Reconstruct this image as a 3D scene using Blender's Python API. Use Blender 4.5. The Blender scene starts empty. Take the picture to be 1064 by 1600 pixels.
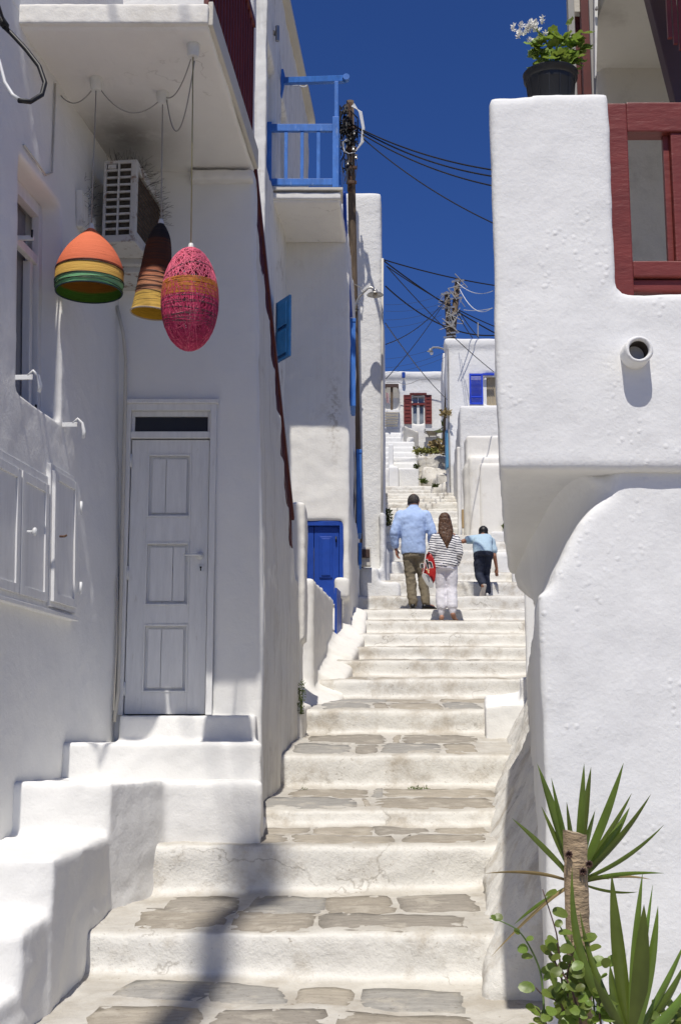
import bpy, bmesh, math, random
from mathutils import Vector, Matrix, noise
from mathutils.bvhtree import BVHTree
random.seed(7)
R = math.radians
sc = bpy.context.scene
COL = sc.collection

# ------------------------------------------------------------------ camera
PITCH = R(9.93); F = 2000.0; CX, CY = 532.0, 800.0
CP, SP = math.cos(PITCH), math.sin(PITCH)
cam = bpy.data.cameras.new('camera'); camo = bpy.data.objects.new('camera', cam); COL.objects.link(camo)
cam.sensor_fit = 'VERTICAL'; cam.sensor_height = 36; cam.lens = 36*F/1600
cam.clip_start = .05; cam.clip_end = 2000
camo.location = (0, 0, 0); camo.rotation_euler = (R(90)+PITCH, 0, 0)
sc.camera = camo

# ------------------------------------------------------------------ light
SUN = Vector((.106, 1.0, -1.91)).normalized()          # direction the light travels
elev = math.asin(-SUN.z)
w = bpy.data.worlds.new('World'); sc.world = w; w.use_nodes = True
nt = w.node_tree; bg = nt.nodes['Background']
sky = nt.nodes.new('ShaderNodeTexSky'); sky.sky_type = 'NISHITA'; sky.sun_disc = False
sky.sun_elevation = elev
sky.sun_rotation = math.atan2(-SUN.x, -SUN.y)
sky.altitude = 1500; sky.air_density = 1.0; sky.dust_density = 0.05; sky.ozone_density = 3.5
smul = nt.nodes.new('ShaderNodeMix'); smul.data_type = 'RGBA'; smul.blend_type = 'MULTIPLY'; smul.inputs[0].default_value = 1
smul.inputs[7].default_value = (.32, .52, .96, 1)          # deep polarised blue
nt.links.new(sky.outputs[0], smul.inputs[6]); nt.links.new(smul.outputs[2], bg.inputs[0]); bg.inputs[1].default_value = 0.090
sl = bpy.data.lights.new('sun', 'SUN'); sl.energy = 4.4; sl.angle = R(0.55); sl.color = (1, .95, .875)
so = bpy.data.objects.new('sun', sl); COL.objects.link(so)
so.rotation_euler = SUN.to_track_quat('-Z', 'Y').to_euler(); so.location = (0, -10, 20)
sc.view_settings.view_transform = 'Standard'; sc.view_settings.look = 'None'
sc.view_settings.gamma = 1; sc.view_settings.use_curve_mapping = False
sc.view_settings.exposure = -0.03

# ------------------------------------------------------------------ pixel to place helpers
def ray(x, y):
    u = (x-CX)/F; v = (CY-y)/F
    return Vector((u, CP - v*SP, SP + v*CP))
def P(x, y, Y):
    d = ray(x, y); return d*(Y/d.y)
def PZ(x, y, Z):
    d = ray(x, y); return d*(Z/d.z)

# ------------------------------------------------------------------ materials
MATS = {}
def lin(r, g, b):
    f = lambda c: ((c/255+.055)/1.055)**2.4 if c > 10 else c/255/12.92
    return (f(r), f(g), f(b), 1)
def N(t, kind, **kw):
    n = t.nodes.new('ShaderNode'+kind)
    for k, v in kw.items():
        if k in n.inputs.keys(): n.inputs[k].default_value = v
        else: setattr(n, k, v)
    return n
def newmat(name):
    m = bpy.data.materials.new(name); m.use_nodes = True
    t = m.node_tree; b = t.nodes['Principled BSDF']
    return m, t, b
def posn(t, scale=(1, 1, 1)):
    g = N(t, 'TexCoord'); mp = N(t, 'Mapping'); mp.inputs['Scale'].default_value = scale
    t.links.new(g.outputs['Object'], mp.inputs[0]); return mp.outputs[0]
def noise_node(t, vec, scale, detail=4, rough=.6):
    n = N(t, 'TexNoise', Scale=scale, Detail=detail, Roughness=rough); t.links.new(vec, n.inputs['Vector']); return n.outputs['Fac']
def ramp(t, fac, p0, p1, c0=(0,0,0,1), c1=(1,1,1,1)):
    r = N(t, 'ValToRGB'); e = r.color_ramp.elements
    e[0].position = p0; e[1].position = p1; e[0].color = c0; e[1].color = c1
    t.links.new(fac, r.inputs[0]); return r.outputs[0]
def mixc(t, fac, a, b, blend='MIX'):
    m = N(t, 'Mix'); m.data_type = 'RGBA'; m.blend_type = blend
    if isinstance(fac, (int, float)): m.inputs[0].default_value = fac
    else: t.links.new(fac, m.inputs[0])
    for i, c in ((6, a), (7, b)):
        if isinstance(c, tuple): m.inputs[i].default_value = c
        else: t.links.new(c, m.inputs[i])
    return m.outputs[2]
def mth(t, op, a, b=0.0):
    m = N(t, 'Math'); m.operation = op
    for i, c in ((0, a), (1, b)):
        if isinstance(c, (int, float)): m.inputs[i].default_value = c
        else: t.links.new(c, m.inputs[i])
    return m.outputs[0]
def bump(t, b, h, dist, strength=1.0, prev=None):
    n = N(t, 'Bump', Strength=strength, Distance=dist); t.links.new(h, n.inputs['Height'])
    if prev is not None: t.links.new(prev, n.inputs['Normal'])
    t.links.new(n.outputs[0], b.inputs['Normal']); return n.outputs[0]

def plaster_mat(name, col, dirt=(.42, .36, .26, 1), dirt_amt=.25, lo=.55, rough=.0045, blister=0, top=None, topamt=0, streak=0, cracks=0, speck=0, brush=0):
    m, t, b = newmat(name); v = posn(t)
    c = mixc(t, ramp(t, noise_node(t, v, .9, 5), .35, .7), col, tuple(x*.93 for x in col[:3])+(1,))
    c = mixc(t, mth(t, 'MULTIPLY', ramp(t, noise_node(t, v, 2.6, 9, .72), lo, lo+.16), dirt_amt), c, dirt)
    if streak:
        sv = posn(t, (9, 9, .6))
        c = mixc(t, mth(t, 'MULTIPLY', ramp(t, noise_node(t, sv, 1.1, 6, .65), .5, .72), streak), c, dirt)
    if cracks:
        cv = posn(t, (1, 1, 1)); wn = N(t, 'TexNoise', Scale=3, Detail=6); t.links.new(cv, wn.inputs['Vector'])
        add = N(t, 'VectorMath'); add.operation = 'ADD'
        sca = N(t, 'VectorMath'); sca.operation = 'SCALE'; sca.inputs['Scale'].default_value = .8
        t.links.new(wn.outputs['Color'], sca.inputs[0]); t.links.new(cv, add.inputs[0]); t.links.new(sca.outputs[0], add.inputs[1])
        vo = N(t, 'TexVoronoi', Scale=1.1); vo.feature = 'DISTANCE_TO_EDGE'; t.links.new(add.outputs[0], vo.inputs['Vector'])
        ln = ramp(t, vo.outputs['Distance'], .0, .012, (1,1,1,1), (0,0,0,1))
        ms = ramp(t, noise_node(t, v, 1.7, 3), .52, .6)
        c = mixc(t, mth(t, 'MULTIPLY', mth(t, 'MULTIPLY', ln, ms), cracks), c, (.2, .17, .13, 1))
    if top is not None:
        g = N(t, 'NewGeometry'); sx = N(t, 'SeparateXYZ'); t.links.new(g.outputs['Normal'], sx.inputs[0])
        up = ramp(t, sx.outputs['Z'], .55, .93)
        n1 = ramp(t, noise_node(t, v, 3.2, 8, .7), .3, .62)
        c = mixc(t, mth(t, 'MULTIPLY', up, mth(t, 'ADD', mth(t, 'MULTIPLY', n1, topamt*.5), topamt*.5)), c, top)
    if speck:
        c = mixc(t, mth(t, 'MULTIPLY', mth(t, 'MULTIPLY', ramp(t, noise_node(t, posn(t, (1, 1, 1.6)), 26, 5, .75), .60, .68), ramp(t, noise_node(t, v, 1.9, 4), .42, .6)), speck), c, (.17, .12, .07, 1))
    if brush:
        bs_ = posn(t, (1, 1, .22)); c = mixc(t, mth(t, 'MULTIPLY', ramp(t, noise_node(t, bs_, 14, 6, .7), .46, .64), .22), c, tuple(x*.86 for x in col[:3])+(1,))
    t.links.new(c, b.inputs['Base Color']); b.inputs['Roughness'].default_value = .88
    b.inputs['Specular IOR Level'].default_value = .25
    h = mth(t, 'ADD', noise_node(t, v, 9, 6, .62), mth(t, 'MULTIPLY', noise_node(t, v, 55, 4, .6), .30))
    nn = bump(t, b, h, rough*1.8, .8)
    if blister:
        vo = N(t, 'TexVoronoi', Scale=17); t.links.new(v, vo.inputs['Vector'])
        vo.inputs['Scale'].default_value = 26
        r_ = ramp(t, vo.outputs['Distance'], .0, .34, (1,1,1,1), (0,0,0,1))
        msk = ramp(t, noise_node(t, v, 2.2, 3), .5, .62)
        bump(t, b, mth(t, 'MULTIPLY', r_, msk), blister, .8, nn)
    return m
WHITE = (.81, .805, .78, 1)
CREAM = (.79, .77, .715, 1)
M = {}
M['white'] = plaster_mat('whitewash', WHITE, dirt_amt=.06, lo=.6)
M['right'] = plaster_mat('whitewash_rough', (.79,.79,.775,1), dirt_amt=.07, lo=.6, rough=.004, blister=.004, brush=1)
M['soffit'] = plaster_mat('whitewash_soffit', (.80,.785,.75,1), dirt=(.22,.2,.17,1), dirt_amt=.12, lo=.58, cracks=.35)
M['cream'] = plaster_mat('whitewash_cream', CREAM, dirt_amt=.3, lo=.56, streak=.10)
M['far'] = plaster_mat('whitewash_far', (.76,.755,.73,1), dirt_amt=.28, lo=.58, rough=.012)
M['stair'] = plaster_mat('stair_lime', (.745,.73,.68,1), dirt=(.34,.28,.20,1), dirt_amt=.6, lo=.49, rough=.009, top=(.36,.33,.28,1), topamt=.75, speck=.7, cracks=.5)
M['greywall'] = plaster_mat('grey_stucco', (.60,.57,.50,1), dirt=(.25,.22,.18,1), dirt_amt=.35, lo=.54)
M['column'] = plaster_mat('old_lime_column', (.76,.75,.70,1), dirt=(.24,.2,.14,1), dirt_amt=.6, lo=.56, streak=.35)

def stain_or_shade(name, base, center, radii, col, amt, scale=6, lo=.42, hi=.6, soft=True):
    """a copy of a plaster material with one stain or painted-in shade patch at its own place on the wall (object space)"""
    m = M[base].copy(); m.name = name; t = m.node_tree; b = t.nodes['Principled BSDF']
    src = b.inputs['Base Color'].links[0].from_socket
    g = N(t, 'TexCoord'); s_ = N(t, 'VectorMath'); s_.operation = 'SUBTRACT'; s_.inputs[1].default_value = center; t.links.new(g.outputs['Object'], s_.inputs[0])
    d = N(t, 'VectorMath'); d.operation = 'DIVIDE'; d.inputs[1].default_value = radii; t.links.new(s_.outputs[0], d.inputs[0])
    l = N(t, 'VectorMath'); l.operation = 'LENGTH'; t.links.new(d.outputs[0], l.inputs[0])
    fall = ramp(t, l.outputs['Value'], .15 if soft else .8, 1.0, (1,1,1,1), (0,0,0,1))
    nn = ramp(t, noise_node(t, posn(t), scale, 7, .7), lo, hi)
    t.links.new(mixc(t, mth(t, 'MULTIPLY', mth(t, 'MULTIPLY', fall, nn), amt), src, col), b.inputs['Base Color'])
    return m
def simple(name, col, rough=.6, metal=0, var=.12, vs=6, bumpd=0, bs=40, scl=(1,1,1), dirt=None, dirtamt=0, spec=.4, dlo=.55):
    m, t, b = newmat(name); v = posn(t, scl)
    c = mixc(t, ramp(t, noise_node(t, v, vs, 5), .35, .68), col, tuple(x*(1-var) for x in col[:3])+(1,))
    if dirt is not None:
        c = mixc(t, mth(t, 'MULTIPLY', ramp(t, noise_node(t, v, vs*1.7, 8, .7), dlo, dlo+.1), dirtamt), c, dirt)
    t.links.new(c, b.inputs['Base Color']); b.inputs['Roughness'].default_value = rough; b.inputs['Metallic'].default_value = metal
    b.inputs['Specular IOR Level'].default_value = spec
    if bumpd: bump(t, b, noise_node(t, v, bs, 4), bumpd, .8)
    return m
M['doorpaint'] = simple('white_door_paint', (.76,.76,.75,1), .5, bumpd=.0035, bs=12, scl=(6,6,.8), var=.10, vs=5, dirt=(.42,.38,.32,1), dirtamt=.35, dlo=.60)
M['doorgap'] = simple('dark_gap', (.03,.03,.03,1), .9)
M['redpaint'] = simple('oxblood_paint', (.20,.040,.032,1), .42, var=.3, vs=3, bumpd=.004, bs=14, scl=(1,3,3), dirt=(.28,.12,.10,1), dirtamt=.4, dlo=.6)
M['redrail'] = simple('dark_red_paint', (.11,.016,.012,1), .5, var=.3)
M['bluepaint'] = simple('blue_paint', (.055,.20,.60,1), .5, var=.3, vs=4, bumpd=.003, bs=14, scl=(3,3,1), dirt=(.25,.36,.55,1), dirtamt=.5, dlo=.58)
M['bluedoor'] = simple('deep_blue_paint', (.012,.062,.36,1), .45, var=.2, bumpd=.001)
M['blueshutter'] = simple('cobalt_paint', (.02,.06,.55,1), .5, var=.1)
M['tealblue'] = simple('faded_blue_paint', (.010,.085,.24,1), .5, var=.25)
M['wood'] = simple('weathered_pole_wood', (.16,.115,.075,1), .85, var=.55, vs=8, bumpd=.006, bs=30, scl=(3,3,.35))
M['rust'] = simple('rusty_steel', (.12,.06,.035,1), .8, var=.6, vs=14, bumpd=.002, dirt=(.28,.2,.13,1), dirtamt=.6)
M['cable'] = simple('black_cable', (.012,.012,.013,1), .5)
M['wire_grey'] = simple('grey_wire', (.32,.31,.29,1), .6)
M['wire_white'] = simple('white_wire', (.7,.7,.68,1), .5)
M['metal'] = simple('brushed_metal', (.42,.41,.39,1), .35, .7, var=.3)
M['whitemetal'] = simple('white_painted_metal', (.72,.73,.73,1), .45, dirt=(.22,.12,.06,1), dirtamt=.5, vs=9, dlo=.62)
M['acmetal'] = simple('rusty_ac_casing', (.55,.54,.51,1), .55, dirt=(.17,.085,.035,1), dirtamt=.85, vs=7, dlo=.54)
M['dark'] = simple('dark_interior', (.02,.02,.022,1), .8)
M['coil'] = simple('dusty_coil', (.10,.085,.065,1), .9, var=.6, vs=30)
M['plastic'] = simple('white_plastic', (.72,.72,.69,1), .4, dirt=(.35,.3,.24,1), dirtamt=.2)
M['potblack'] = simple('black_plastic', (.018,.019,.021,1), .42, bumpd=.0008)
M['soil'] = simple('soil', (.05,.035,.022,1), .95, bumpd=.01)
M['bark'] = simple('sawn_trunk_bark', (.43,.32,.20,1), .9, var=.45, vs=10, bumpd=.02, bs=26, scl=(1,1,2.6))
M['stem'] = simple('plant_stem', (.09,.05,.04,1), .6)
M['greenstem'] = simple('green_stem', (.10,.16,.04,1), .6)
M['bin'] = simple('brown_metal', (.07,.04,.03,1), .6)
M['curtain'] = simple('linen_curtain', (.50,.43,.31,1), .9, var=.3, vs=4, scl=(14,1,.4))
M['white_flower'] = simple('white_petal', (.85,.83,.78,1), .7, var=.1)
M['dryplant'] = simple('dry_shrub', (.36,.27,.12,1), .9, var=.4)
M['stoneedge'] = simple('rock_lime', (.70,.67,.60,1), .9, var=.3, vs=3, bumpd=.03, bs=5, dirt=(.3,.24,.16,1), dirtamt=.5)
def leafmat(name, col, trans=.25, rough=.4, var=.35, vs=9):
    m, t, b = newmat(name); v = posn(t)
    c = mixc(t, ramp(t, noise_node(t, v, vs, 4), .35, .68), col, tuple(x*(1-var) for x in col[:3])+(1,))
    oi = N(t, 'ObjectInfo'); hs = N(t, 'HueSaturation'); t.links.new(mth(t, 'ADD', mth(t, 'MULTIPLY', oi.outputs['Random'], .035), .482), hs.inputs['Hue']); t.links.new(mth(t, 'ADD', mth(t, 'MULTIPLY', oi.outputs['Random'], .75), .6), hs.inputs['Value']); t.links.new(c, hs.inputs['Color']); c = hs.outputs[0]
    t.links.new(c, b.inputs['Base Color']); b.inputs['Roughness'].default_value = rough
    tr = N(t, 'BsdfTranslucent'); t.links.new(mixc(t, .5, c, tuple(min(1, x*2) for x in col[:3])+(1,)), tr.inputs[0])
    mx = N(t, 'MixShader'); mx.inputs[0].default_value = trans
    out = t.nodes['Material Output']
    t.links.new(b.outputs[0], mx.inputs[1]); t.links.new(tr.outputs[0], mx.inputs[2]); t.links.new(mx.outputs[0], out.inputs[0])
    return m
M['yucca'] = leafmat('yucca_leaf', (.125,.18,.028,1), .3, .35)
M['vine'] = leafmat('round_leaf', (.17,.235,.042,1), .35, .4)
M['geran'] = leafmat('geranium_leaf', (.20,.28,.045,1), .35, .6)
M['petal'] = leafmat('white_petal', (.86,.85,.80,1), .45, .6, var=.06)
M['weed'] = leafmat('weed_leaf', (.09,.12,.025,1), .2, .7)
m, t, b = newmat('window_glass'); b.inputs['Base Color'].default_value = (.03,.04,.05,1); b.inputs['Roughness'].default_value = .06; b.inputs['Specular IOR Level'].default_value = .8; M['glass'] = m
m, t, b = newmat('dusty_black_glass'); b.inputs['Base Color'].default_value = (.015,.015,.016,1); b.inputs['Roughness'].default_value = .35; M['blackglass'] = m

# stone: several tones
def stone_mat(name, col):
    m, t, b = newmat(name); v = posn(t)
    gr = posn(t, (2.2, 7, 1))
    c = mixc(t, ramp(t, noise_node(t, gr, 3.5, 8, .7), .35, .66), col, tuple(x*.72 for x in col[:3])+(1,))
    c = mixc(t, mth(t, 'MULTIPLY', ramp(t, noise_node(t, v, 5, 7, .7), .52, .62), .55), c, (.50,.46,.39,1))
    c = mixc(t, mth(t, 'MULTIPLY', ramp(t, noise_node(t, v, 38, 3, .6), .62, .72), .5), c, (.10,.08,.06,1))
    t.links.new(c, b.inputs['Base Color']); b.inputs['Roughness'].default_value = .85; b.inputs['Specular IOR Level'].default_value = .2
    bump(t, b, mth(t, 'ADD', noise_node(t, gr, 4, 8, .7), noise_node(t, v, 30, 4)), .008, .8)
    return m
STONES = [stone_mat('paving_stone_a', (.38,.34,.28,1)), stone_mat('paving_stone_b', (.43,.385,.315,1)), stone_mat('paving_stone_c', (.34,.31,.265,1)), stone_mat('paving_stone_d', (.37,.355,.325,1))]

# ------------------------------------------------------------------ object helpers
def wloc(o):
    v = Vector(o.location)
    while o.parent: o = o.parent; v += Vector(o.location)
    return v
def tag(o, label=None, cat=None, group=None, kind=None):
    if label: o['label'] = label
    if cat: o['category'] = cat
    if group: o['group'] = group
    if kind: o['kind'] = kind
    return o
def empty(name, loc, label, cat, group=None):
    o = bpy.data.objects.new(name, None); COL.objects.link(o); o.location = loc; o.empty_display_size = .2
    return tag(o, label, cat, group)
def link(name, me, mat, parent=None, at=None):
    o = bpy.data.objects.new(name, me); COL.objects.link(o)
    if mat is not None:
        me.materials.clear()
        for mm in (mat if isinstance(mat, (list, tuple)) else [mat]): me.materials.append(mm)
    if parent is not None:
        o.parent = parent; off = wloc(parent); me.transform(Matrix.Translation(-off))
    elif at is not None:
        me.transform(Matrix.Translation(-Vector(at))); o.location = at
    return o
class MB:
    def __init__(s): s.v = []; s.f = []; s.mi = []
    def add(s, vs, fs, mi=0):
        k = len(s.v); s.v += [tuple(a) for a in vs]; s.f += [tuple(i+k for i in f) for f in fs]; s.mi += [mi]*len(fs)
        return s
    def hexa(s, xy, z0, z1, mi=0):
        """four plan corners counter-clockwise, bottom and top heights"""
        if not isinstance(z0, (list, tuple)): z0 = [z0]*4
        if not isinstance(z1, (list, tuple)): z1 = [z1]*4
        vs = [(xy[i][0], xy[i][1], z0[i]) for i in range(4)] + [(xy[i][0], xy[i][1], z1[i]) for i in range(4)]
        return s.add(vs, [(3,2,1,0),(4,5,6,7),(0,1,5,4),(1,2,6,5),(2,3,7,6),(3,0,4,7)], mi)
    def box(s, x0, x1, y0, y1, z0, z1, mi=0):
        return s.hexa([(x0,y0),(x1,y0),(x1,y1),(x0,y1)], z0, z1, mi)
    def bar(s, a, b, w, h, up=(0,0,1), mi=0):
        a = Vector(a); b = Vector(b); d = (b-a).normalized(); u = Vector(up)
        r = d.cross(u)
        if r.length < 1e-4: r = d.cross(Vector((0,1,0)))
        r.normalize(); u = r.cross(d).normalized()
        vs = [p + r*sx*w/2 + u*sz*h/2 for p in (a, b) for sx, sz in ((-1,-1),(1,-1),(1,1),(-1,1))]
        return s.add(vs, [(0,1,2,3),(7,6,5,4),(0,4,5,1),(1,5,6,2),(2,6,7,3),(3,7,4,0)], mi)
    def tube(s, pts, r, n=6, mi=0, cap=True):
        pts = [Vector(p) for p in pts]; k0 = len(s.v); vs = []; fs = []; m_ = len(pts)
        rr = r if isinstance(r, (list, tuple)) else [r]*m_
        pr = None
        for i, p in enumerate(pts):
            d = (pts[min(i+1, m_-1)] - pts[max(i-1, 0)])
            if d.length < 1e-9: d = Vector((0,0,1))
            d.normalize()
            if pr is None:
                pr = d.orthogonal().normalized()
            else:
                pr = (pr - d*pr.dot(d))
                if pr.length < 1e-6: pr = d.orthogonal()
                pr.normalize()
            q = d.cross(pr)
            for j in range(n):
                a = 2*math.pi*j/n; vs.append(p + (pr*math.cos(a) + q*math.sin(a))*rr[i])
        for i in range(m_-1):
            for j in range(n):
                fs.append((i*n+j, i*n+(j+1)%n, (i+1)*n+(j+1)%n, (i+1)*n+j))
        if cap: fs.append(tuple(range(n-1, -1, -1))); fs.append(tuple((m_-1)*n+j for j in range(n)))
        return s.add(vs, fs, mi)
    def loft(s, rings, mi=0, cap=True):
        """rings: lists of equal length of points"""
        n = len(rings[0]); vs = [p for r_ in rings for p in r_]; fs = []
        for i in range(len(rings)-1):
            for j in range(n): fs.append((i*n+j, i*n+(j+1)%n, (i+1)*n+(j+1)%n, (i+1)*n+j))
        if cap: fs.append(tuple(range(n-1,-1,-1))); fs.append(tuple((len(rings)-1)*n+j for j in range(n)))
        return s.add(vs, fs, mi)
    def lathe(s, prof, c, n=32, mi=0, cap=False):
        c = Vector(c)
        rings = [[c+Vector((r*math.cos(2*math.pi*j/n), r*math.sin(2*math.pi*j/n), z)) for j in range(n)] for r, z in prof]
        return s.loft(rings, mi, cap)
    def ellip(s, c, rx, ry, rz, n=10, m_=7, mi=0):
        c = Vector(c)
        rings = []
        for i in range(m_+1):
            a = -math.pi/2 + math.pi*(i*.98+.01*m_)/m_
            rings.append([c+Vector((rx*math.cos(a)*math.cos(2*math.pi*j/n), ry*math.cos(a)*math.sin(2*math.pi*j/n), rz*math.sin(a))) for j in range(n)])
        return s.loft(rings, mi, True)
    def mesh(s, name='m', smooth=False):
        me = bpy.data.meshes.new(name); me.from_pydata(s.v, [], s.f)
        me.polygons.foreach_set('material_index', s.mi)
        if smooth: me.polygons.foreach_set('use_smooth', [True]*len(s.f))
        me.update(); return me
    def build(s, name, mat, parent=None, smooth=False, at=None, bevel=0, seg=2):
        me = s.mesh(name, smooth)
        bm = bmesh.new(); bm.from_mesh(me); bmesh.ops.recalc_face_normals(bm, faces=bm.faces)
        if bevel:
            bmesh.ops.bevel(bm, geom=[e for e in bm.edges], offset=bevel, segments=seg, affect='EDGES', profile=.6, clamp_overlap=True)
        bm.to_mesh(me); bm.free()
        return link(name, me, mat, parent, at)
_tex = {}
def clouds(sz):
    if sz not in _tex:
        t_ = bpy.data.textures.new('relief', 'CLOUDS'); t_.noise_scale = sz; t_.noise_depth = 2; _tex[sz] = t_
    return _tex[sz]
def remesh(me, voxel, smooth=4, disp=((.5, .03), (.12, .008)), sfac=.5):
    o = bpy.data.objects.new('tmp', me); COL.objects.link(o)
    r = o.modifiers.new('r', 'REMESH'); r.mode = 'VOXEL'; r.voxel_size = voxel; r.use_smooth_shade = True
    if smooth:
        s_ = o.modifiers.new('s', 'SMOOTH'); s_.iterations = smooth; s_.factor = sfac
    for sz, st in disp:
        d = o.modifiers.new('d', 'DISPLACE'); d.texture = clouds(sz); d.texture_coords = 'GLOBAL'; d.strength = st; d.mid_level = .5
    dg = bpy.context.evaluated_depsgraph_get(); dg.update()
    new = bpy.data.meshes.new_from_object(o.evaluated_get(dg)); bpy.data.objects.remove(o); bpy.data.meshes.remove(me)
    new.polygons.foreach_set('use_smooth', [True]*len(new.polygons))
    return new
def plaster(name, mb, mat, parent=None, voxel=.04, smooth=4, disp=((.5, .03), (.12, .008)), at=None, warp=None):
    me = remesh(mb.mesh(name), voxel, smooth, disp)
    if warp:
        for v in me.vertices: v.co = warp(v.co)
    return link(name, me, mat, parent, at)
def panel(mb, A, B, z0, z1, thick, openings=(), recess=None, ov=.004):
    """wall slab from plan point A to B (front face on the right-hand side of A->B is kept on the line), with openings (u0,u1,za,zb)"""
    A = Vector(A[:2]); B = Vector(B[:2]); L = (B-A).length; d = (B-A)/L; n = Vector((-d.y, d.x))   # n points away behind
    us = sorted({0, L} | {u for o in openings for u in o[:2]})
    def blk(u0, u1, a, b, d0=0, d1=thick):
        c = [A+d*(u0-ov)+n*d0, A+d*(u1+ov)+n*d0, A+d*(u1+ov)+n*d1, A+d*(u0-ov)+n*d1]
        mb.hexa([(p.x, p.y) for p in c], a, b)
    for u0, u1 in zip(us[:-1], us[1:]):
        mid = (u0+u1)/2; cuts = sorted([(o[2], o[3]) for o in openings if o[0] < mid < o[1]])
        z = z0
        for a, b in cuts:
            if a > z: blk(u0, u1, z-ov, a)
            z = b
        if z < z1: blk(u0, u1, z-ov, z1)
    if recess:
        for o in openings: blk(o[0]-.02, o[1]+.02, o[2]-.02, o[3]+.02, recess, thick+.02)
    return mb
def copy_tree(o, parent=None):
    c = o.copy(); COL.objects.link(c); c.parent = parent
    for ch in [k for k in bpy.data.objects if k.parent == o]: copy_tree(ch, c)
    return c
M['streaked'] = plaster_mat('streaked_lime', (.72,.70,.64,1), dirt=(.30,.25,.18,1), dirt_amt=.35, lo=.54, streak=.35)
# ------------------------------------------------------------------ ground
def street_z(Y):
    if Y < 7: return -1.45
    if Y < 19: return -1.35 + (Y-7)*.27
    if Y < 50: return 1.9 + (Y-19)*.285
    return 10.7
g = MB(); xs = [-300,-120,-60,-30,-15,-6,-3,0,3,6,15,30,60,120,300]; ys = [-300,-100,-40,-20,-8,0,4,7,10,13,16,19,24,30,36,42,50,70,110,200,500]
for i, y in enumerate(ys):
    for x in xs: g.v.append((x, y, street_z(y)-.45 + (0 if abs(x) < 7 else -.02*min(abs(x), 60))))
for i in range(len(ys)-1):
    for j in range(len(xs)-1):
        k = i*len(xs)+j; g.f.append((k, k+1, k+1+len(xs), k+len(xs))); g.mi.append(0)
tag(g.build('ground', plaster_mat('dry_earth', (.30,.25,.17,1), dirt_amt=.5)), kind='structure')

# ------------------------------------------------------------------ stairway (one lime-washed mass)
STEPS = [(1458,1535,6.6,150,742), (1318,1385,8.0,256,757), (1262,1290,9.0,375,772), (1178,1228,10.6,430,792), (1110,1143,12.3,478,800),
         (1062,1088,14.0,508,825), (1032,1055,15.1,520,832), (1010,1030,16.0,528,832), (990,1009,16.9,540,832), (970,989,17.8,548,832), (953,967,18.8,550,832)]
rows = []   # (Y, zbase, znose, Xl, Xr)
for yn, yb, Y, xl, xr in STEPS:
    rows.append((Y, P(500, yb, Y).z, P(500, yn, Y).z, P(xl, yn, Y).x, P(xr, yn, Y).x))
Y, zn = rows[-1][0], rows[-1][2]
k = 0
while Y < 45:
    dy = 1.12 + .12*math.sin(k*2.3); Y += dy
    slope = .30 if Y < 29 else .265
    zb = zn + (.075+random.uniform(-.03,.06))*dy + .02; zn = zn + slope*dy
    rows.append((Y, zb, zn, .2+.03*(Y-19), .152*Y)); k += 1
STAIRS = rows
st = MB()
st.hexa([(-3.5,-12), (2.5,-12), (2.5,5.3), (-3.5,5.3)], -2.4, [-1.55,-1.55,-1.32,-1.32])
st.hexa([(-3.5,5.2), (2.5,5.2), (2.5,6.8), (-3.5,7.3)], -2.4, [-1.32,-1.32,rows[0][1],-1.215])
for i, (Y, zb, zn, xl, xr) in enumerate(rows[:-1]):
    Y2, zb2, _, xl2, xr2 = rows[i+1]
    el, er = .35, .55
    a = random.uniform(-.035, .035); b2 = random.uniform(-.035, .035)
    jj = .012 if i < 12 else .05
    za, zc = zn+random.uniform(-jj,jj), zn+random.uniform(-jj,jj)
    if i == 0: a += .42; za = P(146,1455,6.98).z
    if i == 1: a -= .06; za = P(256,1318,7.95).z
    st.hexa([(xl-el, Y+a-.02), (xr+er, Y+b2+.02), (xr2+er, Y2+.3), (xl2-el, Y2+.3)], zb-1.2, [za, zc, zb2, zb2])
near = remesh(st.mesh(), .032, 5, ((.45,.035), (.13,.018), (.05,.006)))
stair = link('stairway', near, M['stair']); tag(stair, kind='structure')
bvh = BVHTree.FromObject(stair, bpy.context.evaluated_depsgraph_get())
def down(x, y, z0=14):
    h = bvh.ray_cast(Vector((x, y, z0)), Vector((0, 0, -1)))
    return h[0].z if h[0] is not None else None

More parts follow.
